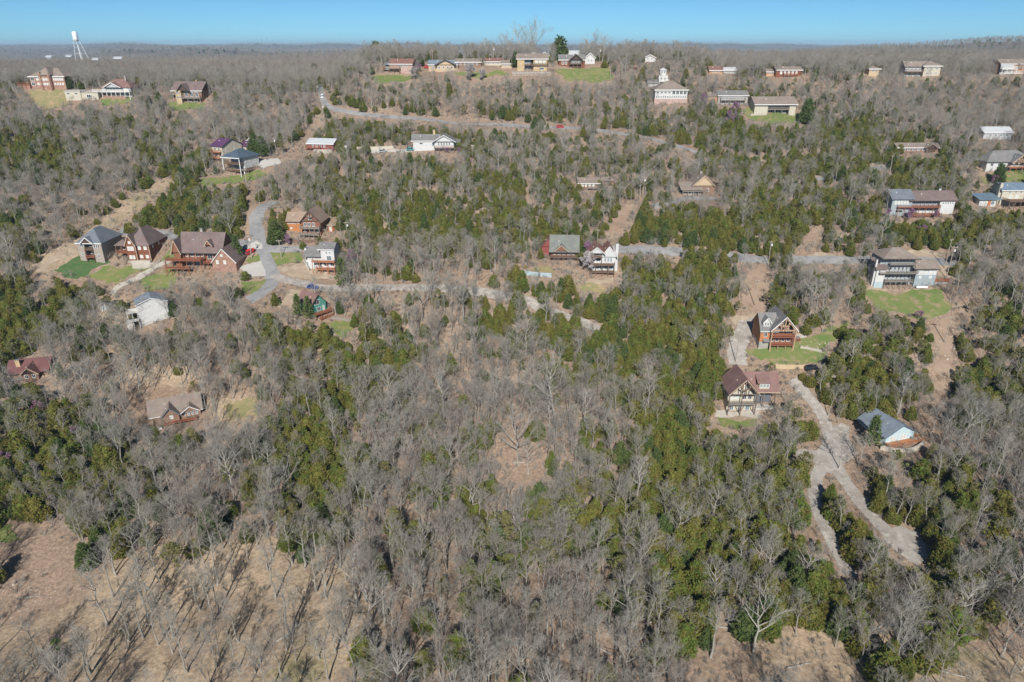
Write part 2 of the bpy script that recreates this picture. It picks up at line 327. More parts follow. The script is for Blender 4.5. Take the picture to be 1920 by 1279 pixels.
vo = n.new('ShaderNodeTexVoronoi'); vo.inputs['Scale'].default_value = .9; l.new(co, vo.inputs['Vector'])
k = _mix(n, l, _ramp(n, l, vo.outputs['Distance'], .17, .08), k, (.46, .40, .34))          # scattered pale stones and leaves
k = _mix(n, l, 1.0, k, _mix(n, l, _ramp(n, l, g, .3, .7), (.62, .61, .60), (1.25, 1.23, 1.2)), 'MULTIPLY')
l.new(k, p.inputs['Base Color']); p.inputs['Roughness'].default_value = .97; p.inputs['Specular IOR Level'].default_value = .1
_bump(n, l, p, g, 1.0, .25)
me.materials.append(m)
ground = bpy.data.objects.new('ground', me); COL.objects.link(ground); tag(ground, 'wooded hillside ground of leaf litter and dry grass', kind='structure')

# ------------------------------------------------------------------ draped sheets and ribbons
BASEM = np.zeros((320, 480)); CLEAR = np.zeros((320, 480))                       # 4 px cells: depth of what must stay visible
PXG, PYG = np.meshgrid(np.arange(480) * 4 + 2, np.arange(320) * 4 + 2)
def protect(poly, D): CLEAR[inpoly(PXG, PYG, poly)] = np.maximum(CLEAR[inpoly(PXG, PYG, poly)], D)
def protect_base(poly, D): BASEM[inpoly(PXG, PYG, poly)] = np.maximum(BASEM[inpoly(PXG, PYG, poly)], D)
def protect_box(x0, y0, x1, y1, D): protect([(x0, y0), (x1, y0), (x1, y1), (x0, y1)], D)
def sheet(name, poly, mat, lift=.10, keep=True, step=1.2, wob=.6, label=None, grow=1.0):
    pts = [at(*q)[0] for q in poly]; c = [Vector((q.x, q.y)) for q in pts]; out = []
    for i, a in enumerate(c):
        b = c[(i + 1) % len(c)]; k = max(1, int((b - a).length / step))
        for j in range(k):
            q = a.lerp(b, j / k); nrm = Vector((b.y - a.y, a.x - b.x)).normalized()
            o = wob * (math.sin(q.x * .45 + q.y * .25) + math.sin(q.y * .6 - q.x * .3)) * .6 + random.gauss(0, .35) * min(1, wob)
            out.append(q + nrm * o)
    xs = [q.x for q in out]; ys = [q.y for q in out]
    ins = []; x = min(xs)
    while x < max(xs):
        y = min(ys)
        while y < max(ys):
            ins.append((x + random.uniform(-.2, .2), y + random.uniform(-.2, .2))); y += step
        x += step
    if ins:
        k = inpoly(np.array([q[0] for q in ins]), np.array([q[1] for q in ins]), [(q.x, q.y) for q in out]); ins = [q for q, t in zip(ins, k) if t]
    vs = out + [Vector(q) for q in ins]
    r = geometry.delaunay_2d_cdt(vs, [], [list(range(len(out)))], 1, 1e-4)
    Vv = [(q.x, q.y, z1(q.x, q.y) + lift) for q in r[0]]
    o = mk(name, Vv, [tuple(fc) for fc in r[2]], M[mat], smooth=True); tag(o, label, kind='structure')
    D_ = sum(at(*q)[1] for q in poly) / len(poly); protect_base(poly, D_)
    if keep is True: protect(poly, D_)
    return o
def smooth_line(P, it=3):
    for _ in range(it):
        Q = [P[0]]
        for a, b in zip(P[:-1], P[1:]): Q += [a * .75 + b * .25, a * .25 + b * .75]
        P = Q + [P[-1]]
    return P
def ribbon(name, line, width, mat, lift=.14, keep=True, label=None):
    pts = [at(*q) for q in line]; P = smooth_line([np.array((q.x, q.y)) for q, _ in pts]); D = [d for _, d in pts]
    V = []; F = []; nw = 7
    for i, q in enumerate(P):
        t = P[min(i + 1, len(P) - 1)] - P[max(i - 1, 0)]; t = t / (np.linalg.norm(t) + 1e-9); nrm = np.array((-t[1], t[0]))
        wd = width * (1 + .07 * math.sin(i * .7) + .05 * math.sin(i * 1.9))
        for k in range(nw):
            e = q + nrm * wd * (k / (nw - 1) - .5); V.append((e[0], e[1], z1(e[0], e[1]) + lift - (.08 if k in (0, nw - 1) else 0)))
        if i:
            for k in range(nw - 1): a = (i - 1) * nw + k; F.append((a, a + nw, a + nw + 1, a + 1))
    o = mk(name, V, F, M[mat], smooth=True); tag(o, label, kind='structure')
    if keep:
        X, Yp, Dd = proj(*np.array(V).T); X = X.reshape(-1, nw); Yp = Yp.reshape(-1, nw); Dd = Dd.reshape(-1, nw)
        for i in range(len(X) - 1):
            for pr in ((protect, protect_base) if keep is True else (protect_base,)): pr([(X[i, 0], Yp[i, 0] - 2), (X[i, -1], Yp[i, -1] - 2), (X[i + 1, -1], Yp[i + 1, -1] + 2), (X[i + 1, 0], Yp[i + 1, 0] + 2)], float(Dd[i].mean()))
    return o
ribbon('road', [(596, 150), (602, 172), (606, 190), (620, 205), (660, 211), (700, 216), (760, 222), (830, 228), (900, 233), (980, 237), (1060, 240), (1120, 244), (1180, 252), (1230, 263), (1270, 274), (1310, 287)], 4.0, 'asphalt', .14, 'base', label='upper paved road along the hillside')
ribbon('road', [(516, 378), (494, 387), (480, 403), (480, 430), (488, 455), (498, 480), (507, 505), (514, 524), (500, 542), (480, 556), (466, 564)], 6.0, 'asphalt', label='paved road winding down past the lodge')
ribbon('road', [(494, 467), (520, 467), (568, 467)], 4.2, 'asphalt', .18, label='short side road to the white house')
ribbon('road', [(495, 463), (465, 460), (420, 455), (370, 447), (320, 441), (270, 437), (222, 434)], 6.0, 'asphalt', .18, label='paved road behind the three big houses')
ribbon('road', [(512, 516), (530, 524), (560, 530), (600, 541), (640, 540), (690, 539), (740, 539), (800, 540), (860, 543), (920, 549), (985, 562), (1008, 574), (1035, 588), (1080, 600), (1112, 612), (1130, 624)], 4.4, 'gravel', .17, 'base', label='pale lane running through the middle woods')
ribbon('road', [(1040, 462), (1090, 462), (1150, 467), (1200, 468), (1250, 470), (1300, 475), (1350, 480), (1420, 487), (1500, 488), (1580, 488), (1640, 487), (1700, 486), (1760, 490), (1800, 498)], 5.6, 'asphalt', .14, 'base', label='straight paved road above the grey blue house')
ribbon('gravel_drive', [(1425, 603), (1402, 610), (1387, 635), (1380, 660), (1384, 685)], 6.5, 'gravel', label='gravel drive beside the timber lodge')
ribbon('gravel_drive', [(1485, 712), (1508, 735), (1534, 765), (1550, 795), (1556, 830), (1550, 865), (1530, 890), (1526, 930), (1542, 980), (1572, 1035), (1594, 1080)], 3.9, 'gravel', label='long gravel drive down the right slope')
ribbon('gravel_drive', [(1548, 845), (1572, 885), (1608, 935), (1650, 985), (1690, 1025), (1718, 1052)], 4.2, 'gravel', .20, label='gravel spur ending beside a dark cedar')
sheet('gravel_yard', [(1472, 842), (1500, 844), (1532, 846), (1540, 828), (1556, 800), (1578, 792), (1594, 800), (1592, 826), (1608, 848), (1588, 868), (1560, 888), (1535, 872), (1500, 860)], 'gravel', .11, 'base', label='gravel parking yard by the blue house')
sheet('gravel_yard', [(1640, 990), (1690, 985), (1735, 1010), (1745, 1050), (1720, 1062), (1668, 1022)], 'gravel', .12, label='gravel turning place near the lower cedars')
sheet('gravel_yard', [(1385, 603), (1424, 600), (1424, 622), (1395, 625)], 'gravel', .11, label='gravel parking beside the timber lodge')
ribbon('road', [(1225, 388), (1260, 378), (1300, 371), (1345, 372)], 4.5, 'asphalt', label='lane below the brown gabled house')
ribbon('road', [(1530, 337), (1570, 330), (1620, 322), (1660, 312)], 4.5, 'asphalt', label='lane in the right hand woods')
for P, lb in [([(1754, 600), (1780, 590), (1790, 650), (1776, 755), (1752, 760)], 'bare cleared strip running down the right side'), ([(1396, 584), (1412, 500), (1434, 494), (1436, 588)], 'bare cleared strip above the timber lodge'), ([(1130, 448), (1170, 385), (1190, 383), (1160, 448)], 'bare strip above the red roofed white house'), ([(457, 440), (464, 368), (474, 365), (476, 440)], 'bare strip left of the winding road')]:
    sheet('cleared_strip', P, 'soil', .06, True, 1.4, 1.6, lb)
sheet('driveway', [(452, 500), (492, 488), (502, 520), (458, 520)], 'concrete', .12, label='concrete driveway beside the lodge')
sheet('driveway', [(460, 466), (482, 452), (492, 468), (478, 470)], 'concrete', .24, label='pale apron at the road junction')
sheet('driveway', [(478, 300), (520, 297), (526, 306), (492, 318)], 'concrete', .12, label='concrete drive beside the blue roofed house')
sheet('driveway', [(690, 282), (770, 280), (775, 284), (700, 288)], 'concrete', .12, label='driveway beside the long white house')
sheet('driveway', [(1735, 496), (1790, 500), (1790, 522), (1750, 522)], 'tansoil', .12, label='bare parking pad above the grey blue house')
sheet('patio', [(245, 494), (282, 490), (292, 496), (288, 502), (252, 503)], 'palestone', .13, label='stone patio below the red brown house')
sheet('patio', [(1345, 772), (1420, 770), (1425, 783), (1345, 783)], 'palestone', .13, label='grey patio below the timber house')
sheet('patio', [(1490, 628), (1510, 628), (1512, 632), (1492, 636)], 'palestone', .13, label='pale slab beside the lodge')
sheet('path', [(205, 550), (225, 532), (300, 492), (318, 486), (322, 490), (305, 500), (228, 540), (212, 554)], 'palestone', .13, label='stone edged path between the lawns')
for P, mt, lb in [
    ([(102, 508), (150, 479), (204, 491), (196, 496), (160, 519), (108, 520)], 'lawndark', 'dark green new turf below the grey house'),
    ([(163, 517), (200, 497), (250, 500), (292, 500), (262, 508), (225, 531), (185, 530)], 'lawn', 'green lawn below the red brown house'),
    ([(262, 528), (312, 503), (335, 502), (330, 520), (312, 546), (272, 541)], 'lawn', 'green lawn below the big lodge'),
    ([(302, 490), (318, 470), (333, 453), (340, 455), (330, 470), (318, 488)], 'lawn', 'grass strip between two houses'),
    ([(452, 530), (500, 523), (496, 545), (474, 556), (458, 546)], 'lawn', 'grass beside the road junction'),
    ([(465, 479), (486, 475), (491, 488), (466, 498)], 'lawn', 'small grass patch beside the road'),
    ([(507, 475), (565, 474), (563, 490), (522, 498), (508, 492)], 'lawn', 'grass below the side road'),
    ([(376, 336), (428, 331), (488, 318), (500, 327), (472, 340), (402, 346), (378, 346)], 'lawnbright', 'bright lawn below the blue roofed house'),
    ([(50, 170), (128, 168), (128, 200), (90, 207), (60, 190)], 'lawndry', 'grass slope below the brick mansion'),
    ([(180, 187), (245, 182), (248, 192), (200, 198)], 'lawn', 'lawn below the porch house'),
    ([(306, 196), (325, 190), (390, 194), (380, 206), (320, 206)], 'lawn', 'lawn below the dark brown house'),
    ([(688, 146), (725, 141), (770, 142), (775, 150), (705, 156)], 'lawnbright', 'bright lawn below the red roofed house'),
    ([(1035, 131), (1140, 124), (1150, 140), (1140, 154), (1060, 150)], 'lawn', 'hilltop lawn beside the dark gabled house'),
    ([(850, 137), (940, 134), (965, 138), (900, 148)], 'lawn', 'hilltop lawn beside the tan house'),
    ([(1392, 207), (1412, 202), (1425, 214), (1500, 213), (1526, 232), (1445, 232), (1402, 224)], 'lawn', 'lawn round the long white house'),
    ([(1618, 546), (1768, 541), (1782, 576), (1750, 602), (1640, 578)], 'lawn', 'lawn below the grey blue house'),
    ([(1395, 657), (1425, 650), (1500, 642), (1592, 604), (1585, 625), (1555, 648), (1530, 682), (1450, 682), (1402, 668)], 'lawn', 'lawn round the timber lodge'),
    ([(1344, 784), (1416, 786), (1420, 800), (1350, 799)], 'lawnbright', 'small bright lawn below the patio'),
    ([(616, 606), (658, 598), (668, 620), (640, 634)], 'lawnbright', 'grass below the green cabin'),
    ([(420, 758), (480, 750), (484, 775), (425, 790)], 'lawndry', 'dry lawn beside the brown roofed house'),
    ([(985, 506), (1034, 498), (1036, 516), (1000, 512)], 'lawndry', 'small lawn beside the grey green cabin'),
    ([(1075, 537), (1130, 531), (1148, 545), (1090, 550)], 'lawndry', 'grass below the red roofed white house'),
    ([(1835, 330), (1935, 312), (1935, 340), (1850, 345)], 'lawn', 'lawn below the hip roofed grey house'),
    ([(-10, 985), (20, 985), (45, 1010), (15, 1022), (-10, 1018)], 'lawnbright', 'green patch in the brown clearing'),
    ([(95, 1200), (118, 1196), (112, 1222), (98, 1228)], 'lawn', 'small green tuft patch in the straw'),
]: sheet('lawn', P, mt, .10, True, 1.4, 1.2, lb)
for P, lb in [([(510, 505), (560, 495), (625, 512), (640, 525), (560, 524)], 'bare tan bank below the white house'), ([(520, 575), (545, 545), (580, 545), (560, 580)], 'bare ground beside the green cabin'),
              ([(1500, 478), (1590, 478), (1590, 485), (1500, 485)], 'bare verge above the straight road'), ([(1690, 470), (1780, 470), (1770, 486), (1690, 484)], 'bare bank above the grey blue house'),
              ([(1340, 592), (1420, 585), (1425, 598), (1380, 604)], 'sandy bank above the timber lodge'), 
              ([(1630, 540), (1690, 544), (1760, 539), (1762, 543), (1690, 550), (1630, 545)], 'red soil strip along the grey blue house'), ([(1095, 532), (1150, 520), (1155, 535), (1100, 538)], 'sandy strip below the red roofed house'),
              ([(60, 500), (140, 455), (180, 425), (190, 428), (155, 462), (80, 512)], 'pale dirt track beside the field')]:
    sheet('bare_soil', P, 'tansoil', .07, True, 1.4, 1.4, lb)
for q in ((740, 539, 28), (795, 540, 10), (920, 549, 12), (1005, 573, 14), (1112, 612, 12), (700, 539, 10), (1545, 850, 30), (1570, 800, 22), (1500, 852, 12), (1262, 471, 16), (1425, 487, 20), (1560, 488, 60), (1168, 468, 14), (650, 211, 30), (720, 219, 26), (800, 226, 24), (860, 230, 20), (960, 236, 40), (1060, 241, 30), (1150, 249, 30), (1225, 263, 25), (1285, 279, 20), (605, 178, 7), (608, 192, 7)): protect_box(q[0] - q[2], q[1] - 5, q[0] + q[2], q[1] + 5, at(q[0], q[1])[1])
# strips kept open where the ground is bare
for P in ([(1393, 585), (1412, 500), (1436, 492), (1436, 590)], [(1752, 600), (1782, 590), (1792, 650), (1775, 760), (1750, 765)], [(1128, 448), (1170, 385), (1192, 383), (1160, 448)], [(456, 440), (464, 368), (474, 365), (476, 440)],
          [(1512, 475), (1520, 430), (1538, 420), (1540, 440), (1530, 475)], [(640, 210), (1000, 231), (1000, 241), (640, 217)], [(45, 505), (150, 455), (230, 380), (320, 330), (330, 335), (215, 430), (110, 515)],
          [(0, 970), (120, 980), (150, 1120), (60, 1180), (0, 1120)], [(930, 820), (1000, 810), (1010, 900), (960, 900)], [(610, 215), (600, 235), (545, 300), (530, 300), (590, 225)]):
    protect(P, max(at(*q)[1] for q in P))
# ------------------------------------------------------------------ houses: designed in photo pixels, x right, y away, z up, from the foot of the front wall
HOUSES = []
class House:
    def __init__(s, name, label, cat, px, py, yaw=0, box=None, group=None, sink=8, dz=0):
        p, D, s.up = anchor(px, py); s.U = D / F_PX; s.D = D; s.sink = sink + s.up
        a = math.atan2(CAM_Z - p.z, math.hypot(p.x, p.y)); s.kz = 1 / math.cos(a)     # upright pixels are foreshortened
        s.root = empty(name, (p.x, p.y, p.z + dz), R(yaw)); tag(s.root, label, cat, group)
        if box: protect_box(*box, D + 1)
        HOUSES.append((px, py, p, label))
    def P(s, x, y, z): return (x * s.U, y * s.U, (z + s.up) * s.U * s.kz)
    def B(s, mb, x0, x1, y0, y1, z0, z1):
        a = s.P(x0, y0, z0); b = s.P(x1, y1, z1); return mb.box(a[0], b[0], a[1], b[1], a[2], b[2])
    def boxes(s, name, mat, L, parent=None):
        mb = MB()
        for b in L: s.B(mb, *b)
        return mb.build(name, M[mat], parent or s.root)
    def wall(s, mat, x0, x1, y0, y1, z1_, z0=None, name='wall'):
        return s.boxes(name, mat, [(x0, x1, y0, y1, -s.sink if z0 is None else z0, z1_)])
    def slab(s, mb, quad, t=.9):
        """quad: 4 top corners (px units), thickness t downwards"""
        V = [s.P(*q) for q in quad] + [s.P(q[0], q[1], q[2] - t) for q in quad]
        n = len(quad); mb.add(V, [tuple(range(n)), tuple(range(2 * n - 1, n - 1, -1))] + [(i, i + n, (i + 1) % n + n, (i + 1) % n) for i in range(n)])
    def gable(s, x0, x1, y0, y1, z, rise, axis, rm, wm, oh=1.6, trim=None, ends=(1, 1)):
        """gable roof; axis = direction of the ridge"""
        mb = MB(); wb = MB(); tb = MB()
        if axis == 'y':
            xm = (x0 + x1) / 2; k = rise / (xm - x0); dz = oh * k
            s.slab(mb, [(x0 - oh, y0 - oh, z - dz + .9), (xm, y0 - oh, z + rise + .9), (xm, y1 + oh, z + rise + .9), (x0 - oh, y1 + oh, z - dz + .9)])
            s.slab(mb, [(xm + .01, y0 - oh, z + rise + .9), (x1 + oh, y0 - oh, z - dz + .9), (x1 + oh, y1 + oh, z - dz + .9), (xm + .01, y1 + oh, z + rise + .9)])
            for e, yy in zip(ends, ((y0, y0 + 1), (y1 - 1, y1))):
                if e: wb.add([s.P(x0, yy[0], z), s.P(x1, yy[0], z), s.P(xm, yy[0], z + rise), s.P(x0, yy[1], z), s.P(x1, yy[1], z), s.P(xm, yy[1], z + rise)], [(0, 1, 2), (5, 4, 3), (0, 3, 4, 1), (1, 4, 5, 2), (2, 5, 3, 0)])
            for q, r_ in (((x0 - oh, y0 - oh - .25, z - dz + .2), (xm, y0 - oh - .25, z + rise + .2)), ((xm, y0 - oh - .25, z + rise + .2), (x1 + oh, y0 - oh - .25, z - dz + .2))):
                a, b = Vector(s.P(*q)), Vector(s.P(*r_)); tb.bar(a, b, .55 * s.U)
        else:
            ym = (y0 + y1) / 2; k = rise / (ym - y0); dz = oh * k
            s.slab(mb, [(x0 - oh, y0 - oh, z - dz + .9), (x1 + oh, y0 - oh, z - dz + .9), (x1 + oh, ym, z + rise + .9), (x0 - oh, ym, z + rise + .9)])
            s.slab(mb, [(x1 + oh, y1 + oh, z - dz + .9), (x0 - oh, y1 + oh, z - dz + .9), (x0 - oh, ym + .01, z + rise + .9), (x1 + oh, ym + .01, z + rise + .9)])
            for e, xx in zip(ends, ((x0, x0 + 1), (x1 - 1, x1))):
                if e: wb.add([s.P(xx[0], y0, z), s.P(xx[0], y1, z), s.P(xx[0], ym, z + rise), s.P(xx[1], y0, z), s.P(xx[1], y1, z), s.P(xx[1], ym, z + rise)], [(2, 1, 0), (3, 4, 5), (0, 1, 4, 3), (1, 2, 5, 4), (2, 0, 3, 5)])
            tb.box(*[v for pr in zip(s.P(x0 - oh, y0 - oh - .45, z - dz - .5), s.P(x1 + oh, y0 - oh - .05, z - dz + .75)) for v in pr])
        r_ = mb.build('roof', M[rm], s.root)
        for q in range(0, len(wb.V), 6): mk('gable_wall', wb.V[q:q + 6], [tuple(i - q for i in f) for f in wb.F if q <= f[0] < q + 6], M[wm], s.root)
        if trim: tb.build('trim', M[trim], r_)
        s.vents(r_, x0, x1, y0, y1, z, rise, axis)
        return r_
    def hip(s, x0, x1, y0, y1, z, rise, rm, inset=None, oh=2.0, trim=None):
        x0 -= oh; x1 += oh; y0 -= oh; y1 += oh; w_, d_ = x1 - x0, y1 - y0
        mb = MB(); q = min(w_, d_) / 2 if inset is None else inset
        if w_ >= d_: a, b = (x0 + q, (y0 + y1) / 2), (x1 - q, (y0 + y1) / 2)
        else: a, b = ((x0 + x1) / 2, y0 + q), ((x0 + x1) / 2, y1 - q)
        zz = z + rise; t = .9
        T = [s.P(x0, y0, z), s.P(x1, y0, z), s.P(x1, y1, z), s.P(x0, y1, z), s.P(*a, zz), s.P(*b, zz)]
        Bm = [s.P(x0, y0, z - t), s.P(x1, y0, z - t), s.P(x1, y1, z - t), s.P(x0, y1, z - t)]
        f = [(0, 1, 5, 4), (1, 2, 5), (2, 3, 4, 5), (3, 0, 4)] if w_ >= d_ else [(0, 1, 4), (1, 2, 5, 4), (2, 3, 5), (3, 0, 4, 5)]
        mb.add(T + Bm, f + [(9, 8, 7, 6), (0, 6, 7, 1), (1, 7, 8, 2), (2, 8, 9, 3), (3, 9, 6, 0)])
        r_ = mb.build('roof', M[rm], s.root)
        if trim:
            tb = MB(); s.B(tb, x0 - .3, x1 + .3, y0 - .35, y0 - .02, z - 1.3, z + .2); tb.build('trim', M[trim], r_)
        return r_
    def vents(s, r_, x0, x1, y0, y1, z, rise, axis):
        if (x1 - x0) * (y1 - y0) < 500: return
        for k, (a, b) in enumerate(((.3, .6), (.72, .78))):
            f = b if axis == 'x' else a
            if axis == 'x': x = x0 + (x1 - x0) * a; y = y0 + (y1 - y0) * .5 * b; zz = z + rise * b
            else: x = x0 + (x1 - x0) * .5 * (1 + (1 - b) * (1 if k else -1)); y = y0 + (y1 - y0) * (.3 + .3 * k); zz = z + rise * b
            o = s.boxes('roof_vent', 'metal' if k else 'trimw', [(x - .5, x + .5, y - .5, y + .5, zz - .5, zz + 2.2)], r_)
    def shed(s, x0, x1, y0, y1, zf, zb, rm):
        mb = MB(); s.slab(mb, [(x0, y0, zf), (x1, y0, zf), (x1, y1, zb), (x0, y1, zb)]); return mb.build('roof', M[rm], s.root)
    def win(s, x, z, w_, h_, y=0, face='f', fm='trimw', gm='glass', bars=1, name='window'):
        """window centred on (x, z) in the wall plane y (face f) or at x (faces l, r; then x is the y coordinate and y the wall's x)"""
        fb = MB(); e = min(.55, w_ * .14, h_ * .14); pr = .35
        L = [(-w_ / 2, w_ / 2, h_ / 2 - e, h_ / 2), (-w_ / 2, w_ / 2, -h_ / 2, -h_ / 2 + e), (-w_ / 2, -w_ / 2 + e, -h_ / 2 + e, h_ / 2 - e), (w_ / 2 - e, w_ / 2, -h_ / 2 + e, h_ / 2 - e)]
        for k in range(bars): c = -w_ / 2 + w_ * (k + 1) / (bars + 1); L.append((c - e * .35, c + e * .35, -h_ / 2 + e, h_ / 2 - e))
        def put(mb, a, b, c, d, o0, o1):
            if face == 'f': s.B(mb, x + a, x + b, y - o1, y - o0, z + c, z + d)
            elif face == 'r': s.B(mb, y + o0, y + o1, x + a, x + b, z + c, z + d)
            else: s.B(mb, y - o1, y - o0, x + a, x + b, z + c, z + d)
        for a, b, c, d in L: put(fb, a, b, c, d, -.1, pr)
        o = fb.build(name, M[fm], s.root); pb = MB(); put(pb, -w_ / 2 + e * .5, w_ / 2 - e * .5, -h_ / 2 + e * .5, h_ / 2 - e * .5, .02, .12); pb.build('pane', M[gm], o); return o
    def row(s, xs, z, w_, h_, y=0, **k):
        for x in xs: s.win(x, z, w_, h_, y, **k)
    def deck(s, x0, x1, y0, y1, z, mat='deckbrown', posts=4, rail=True, pm=None, h_=4.0, sides=True, foot=None):
        s.boxes('deck', mat, [(x0, x1, y0, y1, z - .8, z)])
        foot = -s.sink if foot is None else foot; pm = pm or mat
        for i in range(posts):
            c = x0 + .6 + (x1 - x0 - 1.2) * i / max(1, posts - 1); s.boxes('post', pm, [(c - .45, c + .45, y0 + .2, y0 + 1.1, foot, z - .8)])
        if rail:
            L = [(x0, x1, y0, y0 + .45, z + h_ - .6, z + h_), (x0, x1, y0 + .05, y0 + .35, z + .5, z + .9)]; n_ = max(4, int((x1 - x0) / 1.1))
            for i in range(n_ + 1): c = x0 + (x1 - x0) * i / n_; L.append((c - .14, c + .14, y0 + .1, y0 + .3, z, z + h_ - .6))
            if sides:
                for c in (x0, x1 - .4):
                    L.append((c, c + .4, y0 + .45, y1, z + h_ - .6, z + h_)); m_ = max(2, int((y1 - y0) / 1.2))
                    for i in range(1, m_): q = y0 + (y1 - y0) * i / m_; L.append((c + .1, c + .3, q - .14, q + .14, z, z + h_ - .6))
            s.boxes('railing', mat, L)
    def chim(s, x, y, w_, d_, z0, z1_, mat='brick'):
        o = s.boxes('chimney', mat, [(x - w_ / 2, x + w_ / 2, y - d_ / 2, y + d_ / 2, z0, z1_)]); s.boxes('chimney_cap', 'metal', [(x - w_ * .6, x + w_ * .6, y - d_ * .6, y + d_ * .6, z1_ + .02, z1_ + .6)], o)
    def truss(s, x0, x1, z, rise, y, mat, r_=.7):
        xm = (x0 + x1) / 2; L = [((x0, z), (x1, z)), ((xm, z), (xm, z + rise)), ((x0, z), (xm, z + rise)), ((xm, z + rise), (x1, z)), ((xm, z + rise * .25), (xm + (x1 - xm) * .45, z + rise * .55)), ((xm, z + rise * .25), (xm - (x1 - xm) * .45, z + rise * .55)), ((xm - (x1 - xm) * .3, z), (xm - (x1 - xm) * .3, z + rise * .7)), ((xm + (x1 - xm) * .3, z), (xm + (x1 - xm) * .3, z + rise * .7))]
        for a, b in L:
            mb = MB(); mb.bar(s.P(a[0], y, a[1]), s.P(b[0], y, b[1]), r_ * s.U); mb.build('timber_beam', M[mat], s.root)
    def post(s, x, y, z0, z1_, mat, w_=.6): s.boxes('post', mat, [(x - w_, x + w_, y - w_, y + w_, z0, z1_)])

def lin(a, b, n): return [a + (b - a) * (i + .5) / n for i in range(n)]
def simple(label, px, py, w0, w1, d, z, roof, rise, wm, rm, rows=(), deck=None, yaw=0, chim=None, box=None, trim='trimw', sink=8, cat='house', name='house', lower=None):
    h = House(name, label, cat, px, py, yaw, box or (px + w0, py - z - rise, px + w1, py + 1), sink=sink)
    if lower: h.wall(lower[1], w0 - .2, w1 + .2, -.2, d, lower[0]); h.wall(wm, w0, w1, 0, d, z, lower[0] + .01)
    else: h.wall(wm, w0, w1, 0, d, z)
    if roof == 'hip': h.hip(w0, w1, 0, d, z, rise, rm, trim=trim)
    else: h.gable(w0, w1, 0, d, z, rise, roof, rm, wm, trim=trim)
    for (a, b, n_, zz, ww, hh, gm) in rows: h.row(lin(a, b, n_), zz, ww, hh, gm=gm)
    if deck: h.deck(*deck[:5], mat=deck[5], posts=deck[6] if len(deck) > 6 else 4)
    if chim: h.chim(*chim)
    return h

# --- grey hip roofed house at the far left end of the row
h = House('house', 'tall taupe sided house with slate blue hip roof and stacked balconies', 'house', 175, 491, -3, (148, 428, 240, 498))
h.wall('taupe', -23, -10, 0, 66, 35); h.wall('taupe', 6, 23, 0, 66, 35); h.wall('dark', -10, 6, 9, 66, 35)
h.hip(-23, 23, 0, 66, 35, 22, 'r_slate', trim='trimw'); h.gable(-13, 9, -3, 30, 35.5, 10, 'y', 'r_slate', 'darkwood', trim='trimw')
h.row([-19.5, -16, -12.5], 30, 2.6, 5, gm='glass', bars=0); h.row([10, 14, 18], 29, 3, 6, gm='glass', bars=0); h.win(-17, 14, 5, 4.5); h.win(14, 11, 5, 5); h.row([8, 13], 31, 3, 4, y=23, face='r', bars=0)
h.deck(-10, 6, -3, 9, 23, 'deckbrown', 2, sides=False); h.deck(-10, 6, -3, 9, 9, 'deckred', 2, sides=False); h.win(-2, 29, 9, 7, y=9); h.win(-2, 15, 9, 6, y=9)
# --- red brown house next to it
h = House('house', 'red brown house with steep mottled roof and pointed window bay', 'house', 258, 490, -2, (220, 430, 314, 500))
h.wall('redbrown', -12, 27, 0, 64, 30); h.hip(-12, 27, 0, 64, 30, 27, 'r_brown'); h.wall('redbrown', -13.5, 4, -5, 12, 32); h.gable(-13.5, 4, -5, 30, 32, 17, 'y', 'r_brown', 'redbrown', trim='trimt')
h.boxes('stone_base', 'palestone', [(-14, 27.4, -5.6, 0, -8, 3)]); h.row([-9, -4.7, -.4], 25, 3.6, 8, y=-5, gm='blind', bars=0); h.win(-4.7, 36, 5, 5, y=-5, gm='blind'); h.row([-8, -2], 9, 5, 7, y=-5, gm='blind')
h.row([9, 20], 25, 6, 7, gm='blind'); h.row([10, 21], 9, 6, 6, gm='blind'); h.row([14, 36], 25, 4, 6, y=27, face='r', gm='blind'); h.post(4.6, -5.2, -3, 32, 'trimt', .5); h.post(27.2, -.4, -3, 30, 'trimt', .5)
h.hip(-36, -13, -2, 40, 30, 9, 'r_brown', oh=1); h.deck(-36, -13.6, -2, 36, 16, 'deckred', 3, pm='deckbrown'); h.wall('redbrown', -30, -13.8, 10, 38, 29); h.row([-26, -19], 23, 5, 8, y=10); [h.post(x, -1, 16, 30, 'deckbrown', .5) for x in (-35, -25)]
# --- big lodge with brick gable
h = House('lodge', 'sprawling log lodge with brick gable end and wraparound red decks', 'lodge', 392, 508, -3, (318, 448, 450, 515))
h.wall('brick', 9, 54, 0, 56, 17); h.gable(9, 54, 0, 56, 17, 24, 'y', 'r_brown', 'brick', trim='trimw'); h.row([19, 33], 16.5, 5, 7, gm='blind'); h.win(29, 29, 4, 4, gm='blind')
h.wall('log', -55, 12, 14, 60, 33); h.gable(-57, 26, 8, 62, 32, 30, 'x', 'r_brown', 'log', trim='trimd'); h.gable(-66, -50, 2, 40, 33, 22, 'y', 'r_brown', 'log', trim='trimt'); h.gable(-4, 8, 10, 30, 45, 8, 'y', 'r_brown', 'log', trim='trimt')
h.wall('log', -64, -52, 5, 40, 33); h.deck(-78, -10, -6, 13, 20, 'deckred', 6); h.deck(-76, -30, -14, -6, 8, 'deckred', 5); h.deck(-10, 9, 2, 14, 14, 'deckred', 3)
h.row([-44, -34, -24, -14], 26, 6, 8, y=14); h.row([-46, -36, -26, -16], 9, 6, 8, y=14, gm='glassb'); h.win(0, 22, 10, 8, y=14); h.chim(-20, 38, 5, 4, 50, 68, 'greystone'); [h.post(x, 9, 20, 33, 'timber', .6) for x in (-57, -40, -25, -10)]
